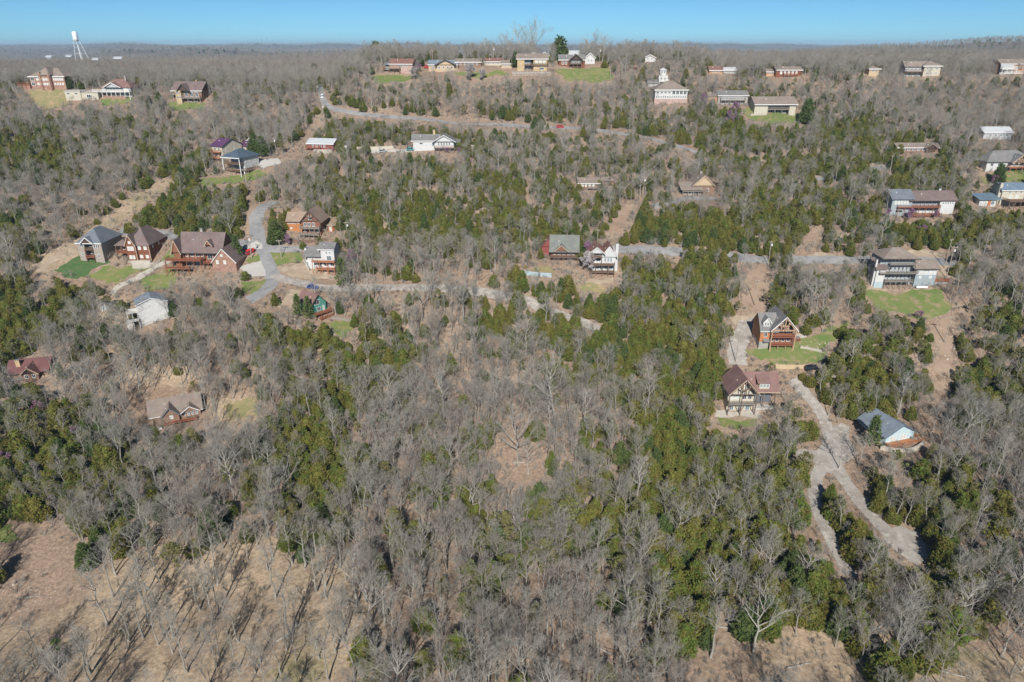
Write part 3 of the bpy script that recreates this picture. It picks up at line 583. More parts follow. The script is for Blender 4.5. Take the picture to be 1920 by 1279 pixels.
# --- white two storey house, grey roof
h = House('house', 'plain white house with grey blue gable roof and white stair decks', 'house', 292, 604, 30, (240, 545, 318, 606))
h.wall('white', -26, 26, 0, 40, 36); h.gable(-26, 26, 0, 40, 36, 9, 'y', 'r_steel', 'white', trim='trimw'); h.row([-4, 6], 26, 5, 5, gm='blind'); h.win(12, 9, 7, 9, gm='blind', bars=0)
h.deck(-44, -26.4, 4, 30, 22, 'deckwhite', 3); h.deck(-46, -26.4, -6, 4, 10, 'deckwhite', 3); h.boxes('stair', 'deckwhite', [(-48 + i * .2, -38, -14 - i * 1.4 + 8, -13 - i * 1.4 + 8, 9 - i * 1.3, 9.6 - i * 1.3) for i in range(8)])
# --- tan roofed log house
h = House('house', 'orange log house with tan roof and front gable deck', 'house', 570, 437, -4, (537, 393, 622, 445))
h.wall('orangelog', -32, -2, 2, 34, 21); h.gable(-32, 4, 2, 34, 21, 13, 'x', 'r_tan', 'orangelog', trim='trimd'); h.wall('log', -3, 33, 0, 44, 22); h.gable(-3, 33, 0, 44, 22, 20, 'y', 'r_tan', 'log', oh=3, trim='trimd')
h.row([-28, -24, -20, -16, -10], 18, 3, 3.4, y=2); h.win(-24, 8, 4, 3, y=2, gm='blind'); h.row([4, 12, 20], 16, 5, 7); h.win(15, 28, 8, 7); h.deck(-3, 34, -11, 0, 11, 'deckgrey', 5); h.deck(-3, 34, -18, -11, 1.5, 'deckgrey', 5, h_=3); h.row([3, 15, 26], 5, 7, 6)
h.truss(-1, 31, 24, 16, -2.4, 'timberg', .5)
h = House('shed', 'small orange six sided garden shed beside the log house', 'shed', 622, 432, 0, (612, 418, 634, 434), sink=3)
mb = MB(); mb.lathe([(8 * h.U, -2 * h.U), (8 * h.U, 9 * h.U)], 6); mb.build('wall', M['orangelog'], h.root); mb = MB(); mb.lathe([(9.5 * h.U, 9 * h.U), (9.7 * h.U, 9.5 * h.U), (.2 * h.U, 16 * h.U)], 6); mb.build('roof', M['r_tan'], h.root); h.win(0, 4, 4, 8, y=-7.2, fm='trimw', gm='blind', bars=0, name='door')
# --- white house with orange decks
h = House('house', 'white house with grey roof and two bright orange decks', 'house', 605, 508, -4, (564, 458, 634, 516))
h.wall('white', 0, 25, 0, 34, 40); h.gable(-4, 25, 0, 34, 40, 8, 'x', 'r_grey', 'white', trim='trimw'); h.wall('white', -28, 0, 4, 34, 28); h.shed(-34, 0, -2, 22, 27, 40, 'r_grey'); h.row([11, 17], 34, 4, 5, gm='glassb'); h.win(15, 24, 9, 9, gm='glassb'); h.win(-8, 25, 3, 3.4, y=4)
h.deck(-16, 27, -9, 0, 19, 'deckorange', 4); h.deck(-9, 27, -11, 0, 6, 'deckorange', 4); h.row([-4, 8, 20], 12, 8, 6); h.chim(-33, 14, 4, 4, -6, 38, 'white'); h.boxes('stair', 'deckwhite', [(-33 + i * 1.0, -31.6 + i, -6, 1, 20 - i * 2, 20.6 - i * 2) for i in range(9)])
# --- green cabin
h = House('cabin', 'teal green gabled cabin with brown roof and red decks', 'cabin', 599, 588, 48, (555, 543, 620, 600))
h.wall('teal', -16, 16, 0, 46, 19); h.gable(-16, 16, 0, 46, 19, 16, 'y', 'r_red', 'teal', oh=2.4, trim='trimd'); h.win(-3, 22, 11, 9, y=0); h.win(0, 9, 8, 7); h.win(10, 8, 4, 11, gm='blind', bars=0, name='door')
h.deck(-16, 22, -13, 0, 4, 'deckred', 4); h.deck(-10, 22, -20, -13, -3, 'deckred', 3); h.win(20, 9, 6, 6, y=16, face='r')
# --- dark blue pavilion house (corner towards the camera)
h = House('house', 'white sided house under dark blue hip roof with tall corner posts', 'house', 457, 329, -24, (422, 278, 492, 332))
h.wall('grey', -34, -6, 8, 40, 32); h.wall('white', -6, 0, 6, 44, 32, 8); h.wall('darkgrey', -6, -.5, 8, 43, 8); h.hip(-42, 1, -6, 46, 32, 13, 'r_blue', oh=2, trim='trimw'); h.deck(-40, 0, -5, 8, 20, 'deckbrown', 0); h.deck(-40, 0, -5, 8, 8, 'deckbrown', 4)
h.post(.4, -6, -6, 32, 'trimw', .6); h.post(-41, -6, -6, 32, 'trimw', .6); h.row([-28, -18, -10], 25, 6, 8, y=8, gm='glassb'); h.row([-28, -18, -10], 12, 6, 8, y=8, gm='glassb'); h.row([-28, -18], 2, 6, 6, y=8); h.row([12, 22, 36], 25, 3, 4, y=0, face='r'); h.deck(.5, 6, 8, 40, 8, 'deckbrown', 2)
# --- white house with purple roof
h = House('house', 'white stucco house with purple metal roof and orange balconies', 'house', 420, 303, -26, (402, 258, 462, 306))
h.wall('cream', -26, 0, 0, 48, 27); h.gable(-28, 0, 0, 48, 27, 11, 'x', 'r_purple', 'cream', oh=2); h.row([10, 30], 19, 3.4, 6, y=0, face='r'); h.row([8, 22], 9, 3.4, 6, y=0, face='r'); h.deck(-24, -2, -7, 0, 17, 'deckorange', 3, pm='deckred'); h.deck(-24, -2, -7, 0, 6, 'deckorange', 3, pm='deckred'); h.row([-18, -8], 22, 5, 6); h.row([-18, -8], 11, 5, 6)
h.wall('cream', 2, 16, 50, 74, 22); h.gable(-4, 18, 50, 76, 22, 7, 'x', 'r_purple', 'cream')
simple('small cream outbuilding with brown gable roof behind the purple roof', 473, 276, -8, 10, 20, 12, 'y', 6, 'cream', 'r_tan', [(-6, 8, 2, 7, 2.4, 4, 'glass')], yaw=-14, cat='outbuilding', name='outbuilding')
# --- red house with pale metal roof, long white house
h = simple('low barn red house with pale metal roof', 603, 282, -28, 24, 34, 12, 'x', 7, 'redpaint', 'r_white', [(-20, 10, 4, 8, 4, 5, 'glassb')], (-28, 0, -7, 0, 5, 'deckred', 4), yaw=-10); h.boxes('retaining_wall', 'palestone', [(-12, 24, -9, -8, -8, 3)])
h = House('house', 'long white house with grey roof and arched window gable', 'house', 805, 284, 2, (772, 252, 862, 287))
h.wall('white', -30, 12, 4, 36, 19); h.gable(-32, 20, 4, 36, 19, 9, 'x', 'r_grey', 'white', trim='trimw'); h.wall('white', 10, 46, 0, 36, 18); h.gable(8, 48, -3, 36, 18, 11, 'y', 'r_grey', 'white', oh=2.4, trim='trimw'); h.row([18, 23, 28, 33, 38], 14, 3.4, 6.5); h.row([22, 28, 34], 22, 4, 3.6); h.win(-15, 14, 7, 4, y=4); h.deck(10, 48, -8, 0, 7, 'deckbrown', 5); h.wall('white', 46, 56, 12, 34, 15); h.shed(46, 58, 10, 36, 15, 19, 'r_grey'); h.chim(9, 20, 4, 4, 22, 36, 'tanstone')
# --- hilltop row
h = simple('red roofed hilltop house with blue gable and raised deck', 752, 136, -22, 22, 34, 15, 'x', 8, 'pinkbrick', 'r_rust', [(-6, 14, 4, 11, 3, 4, 'glass')], (-32, 0, -8, 0, 7, 'deckbrown', 4), yaw=-9); h.wall('bluegrey', -31, -22.3, 4, 26, 14); h.shed(-34, -20, 0, 28, 14, 18, 'r_steel')
h = simple('tan hilltop house with grey roof and wide front gable', 832, 133, -28, 26, 30, 11, 'x', 7, 'tan', 'r_steel', [(-24, -10, 2, 6, 4, 4, 'glassb')], None); h.gable(-14, 22, -6, 20, 11, 8, 'y', 'r_steel', 'tan', oh=2, trim='trimd'); h.wall('tan', -12, 20, -4, 6, 11); h.row([-8, 0, 8, 16], 6, 4, 5, y=-4)
simple('long low dusty brown house behind the hilltop trees', 880, 126, -26, 22, 26, 9, 'x', 5, 'brownwood', 'r_dusk', [(-20, 18, 5, 5, 3, 3, 'glass')])
simple('low house with bright rust red roof on the hilltop', 930, 123, -22, 12, 22, 7, 'x', 5, 'cream', 'r_rust', [(-18, 8, 3, 4, 3, 3, 'glass')])
simple('small tan cottage with brown roof beside the stone house', 952, 128, -12, 8, 20, 8, 'x', 5, 'tan', 'r_dusk', [(-8, 4, 2, 4, 3, 3, 'glass')], cat='cottage', name='cottage')
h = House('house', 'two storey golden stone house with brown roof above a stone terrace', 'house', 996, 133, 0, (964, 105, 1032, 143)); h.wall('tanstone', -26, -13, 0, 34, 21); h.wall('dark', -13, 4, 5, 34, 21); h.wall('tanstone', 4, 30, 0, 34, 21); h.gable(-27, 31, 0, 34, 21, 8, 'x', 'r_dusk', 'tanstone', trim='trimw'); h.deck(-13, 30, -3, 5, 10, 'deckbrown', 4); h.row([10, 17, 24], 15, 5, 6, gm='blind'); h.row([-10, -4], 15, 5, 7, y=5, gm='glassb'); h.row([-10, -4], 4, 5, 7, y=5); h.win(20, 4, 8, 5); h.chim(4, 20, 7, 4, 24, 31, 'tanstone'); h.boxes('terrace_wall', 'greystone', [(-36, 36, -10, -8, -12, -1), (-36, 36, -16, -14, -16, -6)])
h = simple('dark brown hilltop house with front gable window wall', 1074, 126, -26, 22, 30, 13, 'x', 8, 'redbrown', 'r_grey', [(-22, -10, 2, 7, 4, 5, 'glass')], (-8, 16, -8, 0, 6, 'deckbrown', 4)); h.gable(-6, 16, -6, 22, 13, 9, 'y', 'r_grey', 'darkwood', oh=2, trim='trimd'); h.wall('darkwood', -5, 15, -3, 6, 13); h.row([-1, 5, 11], 9, 4.5, 6, y=-3, gm='glassb')
simple('white gabled house half hidden behind the golden stone house', 1020, 114, -7, 9, 20, 7, 'y', 6, 'white', 'r_grey', [(0, 2, 1, 8, 3, 3, 'glass')])
simple('pale house with grey roof peeping over the dark hilltop house', 1063, 110, -8, 22, 20, 6, 'x', 5, 'cream', 'r_white', [(-4, 18, 3, 4, 3, 3, 'glass')]); simple('white two gabled house right of the dark hilltop house', 1105, 120, -8, 10, 20, 11, 'y', 8, 'white', 'r_grey', [(-5, 7, 2, 6, 3, 4, 'glass')])
simple('narrow white house among trees right of the hilltop lawn', 1215, 116, -8, 14, 20, 7, 'y', 5, 'white', 'r_grey', [(-4, 10, 2, 5, 3, 3, 'glass')])
# --- right shoulder
h = House('house', 'narrow white tower house with glazed top room', 'house', 1243, 160, 0, (1232, 130, 1254, 162)); h.wall('white', -9, 8, 0, 18, 17); h.wall('white', -6, 5, 4, 14, 27, 17.2); h.hip(-6, 5, 4, 14, 27, 3, 'r_white', oh=1); h.row([-3, 2], 23, 3.4, 5, y=4); h.row([-4, 3], 11, 4, 6); h.deck(-9, 10, -5, 0, 7, 'deckwhite', 3); h.shed(-30, -9, -2, 20, 4, 12, 'r_grey'); h.wall('white', -28, -9.2, 0, 18, 5)
h = House('house', 'white house on pink brick base under wide brown hip roof', 'house', 1257, 195, 0, (1224, 156, 1292, 198)); h.wall('white', -30, 30, 0, 46, 25, 9); h.wall('pinkbrick', -31, 31, -.6, 46, 9); h.hip(-30, 30, 0, 46, 25, 14, 'r_dusk', trim='trimw'); h.row(lin(-29, 0, 4), 20, 5, 4); h.row(lin(1, 29, 4), 20, 6, 7, gm='glass', name='window'); h.row(lin(-29, 29, 14), 12.5, 2.2, 4, bars=0)
h = simple('long stone house with tan wing and two storey glazed porch', 1365, 196, -20, 36, 34, 16, 'x', 7, 'greystone', 'r_grey', [(-14, 28, 6, 11, 5, 5, 'glassb'), (-14, 28, 6, 3.5, 5, 5, 'glass')], (-16, 30, -6, 0, 8, 'deckgrey', 6)); h.wall('orangebrick', -38, -21, 2, 32, 15); h.gable(-38, -21, 2, 32, 15, 6, 'x', 'r_dusk', 'orangebrick')
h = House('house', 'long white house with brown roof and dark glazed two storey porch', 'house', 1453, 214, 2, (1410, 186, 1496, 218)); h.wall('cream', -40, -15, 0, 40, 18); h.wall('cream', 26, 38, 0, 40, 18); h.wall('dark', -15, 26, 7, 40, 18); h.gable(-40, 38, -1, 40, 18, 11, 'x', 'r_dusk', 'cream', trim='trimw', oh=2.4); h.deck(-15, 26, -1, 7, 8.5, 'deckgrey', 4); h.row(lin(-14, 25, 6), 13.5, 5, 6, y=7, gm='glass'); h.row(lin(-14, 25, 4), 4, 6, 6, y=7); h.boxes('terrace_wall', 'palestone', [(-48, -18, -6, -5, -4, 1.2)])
# --- left ridge
h = House('mansion', 'brick mansion with steep grey hip roof and rows of white windows', 'mansion', 92, 167, -2, (36, 132, 132, 170)); h.wall('brick', -32, 34, 0, 44, 22); h.hip(-32, 34, 0, 44, 22, 14, 'r_dusk', trim='trimw'); h.hip(-12, 12, -6, 30, 25, 14, 'r_dusk', oh=1); h.wall('brick', -11, 11, -5, 10, 25); h.row(lin(-20, -11, 2), 17, 4, 4, gm='blind'); h.row(lin(-9, 10, 4), 17, 3.6, 4.4, y=-5, gm='blind'); h.row(lin(12, 32, 5), 17, 3.2, 4.4, gm='blind'); h.row(lin(-20, -11, 2), 9, 4, 4, gm='blind'); h.row(lin(-9, 10, 4), 9, 3.6, 4, y=-5, gm='blind'); h.row(lin(12, 32, 4), 9, 3.2, 4, gm='blind'); h.win(-27, 17, 7, 6); h.win(-27, 9, 7, 6)
h.chim(-7, -6, 2.6, 2.4, -4, 30, 'brick'); h.chim(9, -6, 2.6, 2.4, -4, 28, 'brick'); h.wall('brick', -58, -33, -2, 20, 7); h.deck(-57, -33, -3, 14, 7.4, 'deckred', 4)
h = House('house', 'brown roofed house with long white porch and angled glass front', 'house', 222, 182, 0, (184, 146, 250, 185)); h.wall('grey', -30, 24, 4, 40, 17); h.hip(-30, 24, 4, 40, 17, 14, 'r_red'); h.gable(-22, 8, -2, 26, 17, 8, 'y', 'r_red', 'grey', trim='trimw'); h.deck(-44, 25, -5, 4, 9.5, 'deckwhite', 9); h.row(lin(-20, 6, 5), 13, 4, 6, y=4, gm='glassb'); h.win(14, 13, 6, 5, y=4, gm='blind'); h.row(lin(-30, 22, 7), 4, 5, 6, y=4, gm='glass'); h.boxes('stone_base', 'brick', [(-24, 16, -6, -5, -6, 1.5)]); h.chim(10, 20, 3, 3, 22, 36, 'greystone')
h = House('garage', 'long cream garage wing with flat terrace roof', 'garage', 158, 188, 4, (124, 166, 186, 190)); h.wall('cream', -32, -4, 0, 26, 16); h.boxes('roof', 'concrete', [(-33, -3, -1, 27, 16.1, 17.2)]); h.wall('cream', -4.2, 26, 2, 26, 13); h.boxes('roof', 'palestone', [(-3, 27, 1, 27, 13.1, 14)]); h.boxes('railing', 'deckwhite', [(-3, 27, 1, 1.3, 16, 16.6)] + [(-3 + i * 3, -2.6 + i * 3, 1, 1.3, 14, 16) for i in range(10)]); h.row([-26, -12], 12, 6, 4); h.win(10, 7, 8, 6)
h = House('house', 'dark brown house with brown roof and central gable porch on the ridge', 'house', 355, 192, -6, (322, 158, 392, 196)); h.wall('brownwood', -30, 26, 2, 40, 21); h.gable(-32, 27, 2, 40, 21, 14, 'x', 'r_brown', 'darkwood', trim='trimw'); h.gable(-16, 4, -5, 24, 21, 11, 'y', 'r_brown', 'darkwood', trim='trimd'); h.wall('tanstone', -21, -11, -5, 6, 21); h.deck(-11, 26, -6, 2, 8, 'deckgrey', 4); h.deck(-31, -21, -5, 2, 14, 'deckgrey', 2); h.row([-18.5, -16, -13.5], 17, 2, 4, y=-5, bars=0); h.row([-18.5, -16, -13.5], 9, 2, 4, y=-5, bars=0); h.row([-4, 6, 16], 14, 6, 8, y=2); h.row([0, 12], 4, 7, 6, y=2); h.chim(8, 24, 3.4, 3, 30, 38, 'orangebrick')
# --- right ridge
h = House('house', 'pale cream house with grey roof on the right ridge', 'house', 1740, 143, -4, (1696, 116, 1764, 146)); h.wall('cream', -11, 20, 0, 32, 18); h.hip(-11, 20, 0, 32, 18, 9, 'r_dusk', trim='trimw'); h.wall('grey', -42, -11, 5, 30, 17); h.gable(-43, 0, 4, 30, 17, 8, 'x', 'r_dusk', 'grey'); h.row([-4, 4, 13], 13, 3.4, 4); h.row([-4, 4, 13], 5, 3.4, 4); h.deck(-42, -11, -3, 5, 8, 'deckbrown', 4); h.row(lin(-40, -12, 4), 12, 4, 5, y=5, gm='glassb'); h.boxes('chimney', 'darkwood', [(-11.6, -10, -1, 2, 8, 19)])
h = simple('orange brick and white balconied house at the right edge ridge', 1900, 139, -28, 30, 30, 18, 'x', 7, 'orangebrick', 'r_dusk', [(-2, 26, 4, 12, 3.5, 4, 'glassb')], (-28, 0, -8, 0, 9, 'deckwhite', 4)); h.wall('grey', -28, -3, -1, 3, 17); h.row(lin(-26, -4, 4), 13, 4, 4, y=-1, gm='glassb'); h.deck(-26, 30, -12, -8, 2, 'deckwhite', 6)
simple('low red brown house with white porch on the right ridge', 1480, 143, -26, 22, 26, 11, 'x', 5, 'redbrown', 'r_dusk', [(-20, 16, 5, 6, 4, 5, 'blind')], (-12, 14, -5, 0, 2, 'deckred', 3)); simple('low orange brick house with rusty roof on the right ridge', 1342, 138, -12, 12, 22, 6, 'x', 6, 'orangebrick', 'r_rust', [(-8, 8, 3, 3, 3, 3, 'glass')]); simple('low house with curved pale roof beside the rusty roofed one', 1368, 138, -12, 12, 22, 6, 'x', 4, 'grey', 'r_white', [(-8, 8, 3, 3, 3, 3, 'glass')]); simple('small orange house in the trees on the right ridge', 1444, 143, -8, 8, 18, 8, 'x', 4, 'orangebrick', 'r_dusk', [(-4, 6, 2, 5, 3, 4, 'glass')]); simple('small tan square house half hidden on the right ridge', 1638, 143, -10, 9, 20, 13, 'hip', 5, 'tan', 'r_dusk', [(-6, 6, 2, 9, 3, 4, 'glass')])
# --- right middle
h = House('house', 'long two storey house with dark roof, red balconies and white end', 'house', 1735, 405, 1, (1664, 362, 1792, 410)); h.wall('bluegrey', -66, -28, 4, 44, 31); h.gable(-68, -27, 2, 44, 31, 13, 'x', 'r_slate', 'darkgrey'); h.wall('darkgrey', -28, 24, 8, 46, 28); h.wall('white', 24, 52, 3, 46, 27); h.gable(-34, 55, 3, 46, 28, 13, 'x', 'r_brown', 'darkgrey', trim='trimd'); h.deck(-56, 24, -2, 8, 16, 'deckred', 7); h.deck(-28, 24, -6, 8, 1.5, 'deckred', 6, h_=5)
h.row(lin(-62, -34, 5), 24, 4, 7, y=4, gm='blind'); h.row(lin(-26, 22, 6), 22, 5, 7, y=8); h.row(lin(-26, 22, 6), 8, 5, 8, y=8, gm='glassb'); h.row(lin(28, 50, 5), 23, 2.8, 3, y=3, bars=0); h.boxes('band', 'white', [(-28, 24, 7, 7.9, 4, 8)]); h.win(-50, 8, 14, 6, y=4); h.chim(34, 30, 4, 4, 34, 44, 'white')
h = House('house', 'cream house with blue metal roof above a big timber deck', 'house', 1890, 388, 3, (1822, 340, 1925, 392)); h.wall('cream', -14, 30, 6, 36, 30); h.gable(-16, 31, 6, 36, 30, 10, 'x', 'r_navy', 'cream', trim='trimw'); h.chim(-16, 12, 5, 5, -4, 42, 'cream'); h.wall('white', -58, -26, 0, 24, 14); h.shed(-62, -18, -4, 26, 15, 21, 'r_navy'); h.deck(-12, 44, -16, 6, 13, 'deckbrown', 6); h.row([0, 12, 22], 26, 4, 5, y=6); h.row([4, 16], 17, 6, 6, y=6, gm='blind'); h.win(-46, 7, 6, 10, fm='trimw', gm='blind', name='door'); h.boxes('shutter', 'deckorange', [(-42, -36, -.6, -.05, 2, 12)]); h.win(-32, 8, 7, 7, gm='glassb')
h = House('house', 'white house with wide grey hip roof and gabled deck', 'house', 1888, 322, 2, (1838, 282, 1925, 325)); h.wall('white', -38, 50, 6, 46, 18); h.hip(-40, 50, 4, 46, 18, 17, 'r_grey'); h.gable(4, 34, -3, 30, 18, 12, 'y', 'r_grey', 'trimt', oh=2.4, trim='trimt', ends=(0, 0)); h.truss(6, 32, 18, 11, -3, 'timber', .6); h.deck(0, 36, -6, 6, 8, 'deckorange', 4); h.row([10, 19, 28], 14, 6, 8, y=6); h.row([-28, -14], 12, 6, 6, y=6); h.row([8, 20, 30], 3, 6, 5, y=6)
simple('pale metal roofed house in bare trees at the right', 1868, 262, -26, 28, 34, 13, 'x', 8, 'grey', 'r_white', [(-18, 22, 4, 8, 5, 5, 'glassb')]); h = simple('long low brown house almost hidden by cedars', 1725, 286, -44, 36, 30, 9, 'x', 6, 'brownwood', 'r_dusk', [(-36, 10, 5, 5, 5, 4, 'glass')]); h.gable(6, 28, -5, 18, 9, 6, 'y', 'r_dusk', 'darkwood'); h.wall('darkwood', 8, 26, -3, 4, 9)
h = House('house', 'brown gabled house with stepped roof and glazed veranda', 'house', 1308, 367, 2, (1276, 328, 1342, 370)); h.wall('brownwood', -8, 32, 4, 44, 18); h.gable(-10, 30, 2, 46, 18, 18, 'y', 'r_dusk', 'tan', trim='trimt'); h.wall('greystone', -26, -8, 2, 34, 12); h.shed(-34, 8, -5, 20, 12, 22, 'r_dusk'); h.deck(-30, 10, -4, 3, 9, 'deckgrey', 5); h.row(lin(-24, 6, 5), 4, 4.6, 6, y=2); h.win(20, 20, 6, 5, y=4, gm='blind'); h.win(19, 9, 5, 6, y=4); h.chim(9, 24, 4, 4, 30, 40, 'greystone')
h = simple('low brown roofed ranch house hidden by bare trees', 1120, 355, -36, 4, 34, 11, 'x', 7, 'brownwood', 'r_dusk', [(-32, -4, 4, 7, 4, 5, 'blind')], (-20, 4, -6, 0, 3, 'deckgrey', 3)); h.wall('brownwood', 4.2, 32, 6, 40, 15); h.hip(4, 32, 6, 40, 15, 9, 'r_dusk')
# --- cabin with grey green roof, and red roofed white house
h = House('cabin', 'log cabin with grey green roof and rust red wing', 'cabin', 1055, 490, -4, (1018, 445, 1085, 497)); h.wall('log', -22, 28, 4, 44, 18); h.gable(-24, 29, 0, 46, 18, 24, 'x', 'r_green', 'log', trim='trimd'); h.gable(-14, 8, -3, 24, 20, 10, 'y', 'r_green', 'log', trim='trimt'); h.deck(-24, 28, -7, 4, 9, 'deckbrown', 5); h.row(lin(-20, 24, 5), 14, 5, 6, y=4); h.row(lin(-20, 24, 5), 4, 5, 5, y=4, gm='blind'); h.wall('redpaint', -40, -22.3, 20, 50, 22); h.gable(-40, -14, 18, 52, 22, 14, 'y', 'r_rust', 'redpaint')
h = House('house', 'white three level house with rust red roof and wide brown balconies', 'house', 1129, 513, -2, (1098, 455, 1168, 520)); h.wall('white', -24, 24, 6, 44, 38); h.gable(-26, 2, -3, 44, 38, 11, 'y', 'r_rust', 'white', oh=2, trim='trimw'); h.gable(-4, 27, 3, 44, 30, 19, 'y', 'r_rust', 'white', oh=1, trim='trimw'); h.deck(-24, -2, -5, 6, 31, 'deckbrown', 2, foot=18); h.deck(-25, 22, -6, 6, 17, 'deckbrown', 5); h.deck(-24, 22, -8, 6, 4, 'deckbrown', 5)
h.row([-16, -9], 36, 6, 6, y=6, gm='glassb'); h.row([-18, -8], 24, 8, 7, y=6); h.row([5, 10.5, 16], 24, 4, 8, y=5.4, gm='glassb'); h.row([6, 11], 34, 4, 6, y=5.4); h.row(lin(-22, 20, 5), 10, 7, 8, y=6, gm='glassb'); h.chim(26.5, 14, 5, 6, -6, 52, 'white')
# --- grey blue four level house
h = House('house', 'big grey blue house with three curved balcony levels and garage wing', 'house', 1682, 541, 0, (1632, 472, 1768, 550)); h.wall('white', -44, -27, 2, 40, 34, 12); h.wall('paleblue', -44.3, -26.7, 1.7, 40, 12); h.shed(-47, -22, -1, 30, 36, 50, 'r_brown'); h.wall('bluegrey', -36, -24, 12, 46, 52); h.wall('bluegrey', -26, 28, 11, 50, 55); h.hip(-36, 30, 2, 54, 55, 14, 'r_dusk', trim='trimd')
h.wall('white', 30, 68, 2, 44, 37, 25); h.wall('bluegrey', 29.7, 68.3, 1.7, 44, 25); h.gable(24, 70, 0, 46, 37, 11, 'x', 'r_dusk', 'white', trim='trimd'); h.deck(-22, 26, 1, 11, 44, 'deckgrey', 0); h.deck(-40, 31, -4, 11, 29, 'deckgrey', 0); h.deck(-28, 24, -4, 11, 14, 'deckgrey', 6)
h.row(lin(-22, 24, 7), 50, 5, 7, y=11); h.row(lin(-24, 26, 7), 35, 5, 8, y=11); h.row(lin(-24, 26, 7), 20, 5, 8, y=11); h.row(lin(-24, 22, 5), 5, 7, 8, y=11); h.row([-33, -31], 26, 2, 6, y=2); h.row([45, 48.5, 52], 33, 2, 3.4, y=2, bars=0); h.row([39, 58], 21, 5, 4.4, y=1.7, gm='blind', bars=0); [h.post(x, -3.4, 14, 44, 'trimd', .4) for x in (-24, -8, 8, 22)]; h.chim(-45.5, 8, 3, 5, -6, 52, 'white'); h.boxes('retaining_wall', 'paleblue', [(68.5, 98, 4, 8, -8, 10)]); h.boxes('fence_panel', 'deckred', [(68.5, 98, 4.5, 5.2, 10, 17)])
# --- timber lodge
h = House('lodge', 'timber lodge with grey roof and open truss gable over red balconies', 'lodge', 1464, 658, 0, (1418, 576, 1508, 664)); h.wall('log', -21, 22, 13, 58, 39); h.gable(-23, 24, 0, 60, 39, 24, 'y', 'r_grey', 'log', oh=2, trim='trimw', ends=(0, 1)); h.truss(-21, 22, 38, 23, 0, 'timber', .9); h.deck(-21, 22, 0, 13, 10, 'deckred', 4, pm='timber'); h.deck(-21, 22, 0, 13, 25, 'deckred', 0)
for x in (-21.5, 22.5): h.post(x, .6, -6, 39, 'timber', .9)
h.row([-14, 0, 14], 33, 8, 9, y=13); h.row([-15, -5, 6, 16], 17, 7, 9, y=13); h.win(0, 47, 14, 10, y=13, bars=2); h.boxes('upper_wall', 'log', [(-16, 16, 13.05, 20, 39, 46), (-9, 9, 13.05, 20, 46, 53)])
h.wall('greystone', -40, -21.2, 8, 52, 14); h.wall('orangelog', -40, -21.2, 8.2, 52, 36, 14); h.gable(-41, -10, 5, 54, 36, 24, 'x', 'r_grey', 'orangelog', oh=1.6, trim='trimw', ends=(1, 0)); h.wall('white', -36, -24, 10, 30, 50, 38); h.gable(-37, -23, 9, 34, 50, 8, 'y', 'r_grey', 'white', trim='trimw'); h.row([-32.6, -27.6], 46, 4, 6, y=10); h.win(-30, 27, 6, 8, y=8.2); h.shed(-34, -21, 2, 12, 16, 22, 'r_grey'); h.deck(26, 42, 18, 32, 12, 'deckred', 3)
mb = MB(); mb.lathe([(5 * h.U, 0), (5.4 * h.U, 4 * h.U), (4.6 * h.U, 4.2 * h.U), (.1 * h.U, 4.3 * h.U)], 14, (34 * h.U, 26 * h.U, 12.1 * h.U * h.kz)); tag(mb.build('hot_tub', M['metal'], h.root))
# --- brown timber house
h = House('lodge', 'brown roofed timber house with open gable porch and shed dormer wing', 'lodge', 1390, 780, 0, (1346, 684, 1462, 786)); h.wall('cream', -26, 26, 14, 62, 41); h.gable(-27, 27, 0, 64, 41, 26, 'y', 'r_red', 'tan', oh=2.2, trim='trimt', ends=(0, 1)); h.truss(-25, 25, 40, 25, 0, 'timberg', .8); h.deck(-26, 26, 0, 14, 21, 'deckgrey', 0)
for x in (-26.5, -3, 24): h.post(x, .8, -6, 41, 'timberg', .8)
for a, b in ((-3, -9), (-3, 3), (24, 18), (-26, -20)):
    mb = MB(); mb.bar(h.P(a, .8, 8), h.P(b, .8, 20), .6 * h.U); mb.build('brace', M['timberg'], h.root)
h.row([-18, -8], 30, 8, 11, y=14, gm='blind'); h.row([6, 16], 30, 7, 11, y=14); h.row([-16, 0, 14], 10, 8, 12, y=14, gm='glassb'); h.boxes('upper_wall', 'tan', [(-19, 19, 14.1, 20, 41, 49), (-11, 11, 14.1, 20, 49, 56)]); h.row([-6, 6], 47, 8, 8, y=14, gm='blind')
h.wall('darkgrey', 29, 64, 34, 62, 34); h.gable(0, 70, 18, 64, 38, 25, 'x', 'r_red', 'tan', oh=2, trim='trimt', ends=(0, 1)); h.wall('cream', 33, 52, 20, 40, 52, 39); h.shed(28, 55, 17, 42, 53, 63, 'r_red'); h.row([36.5, 42.5, 48.5], 47, 4.4, 7, y=20, gm='glassb'); h.boxes('patio_slab', 'concrete', [(27, 68, 14, 34, -8, 8)])
for x in (44, 66): h.post(x, 20, 8, 38, 'timberg', .8)
h.boxes('terrace_wall', 'palestone', [(28, 90, 9, 11, -9, 4), (36, 96, 0, 2, -10, -3)])
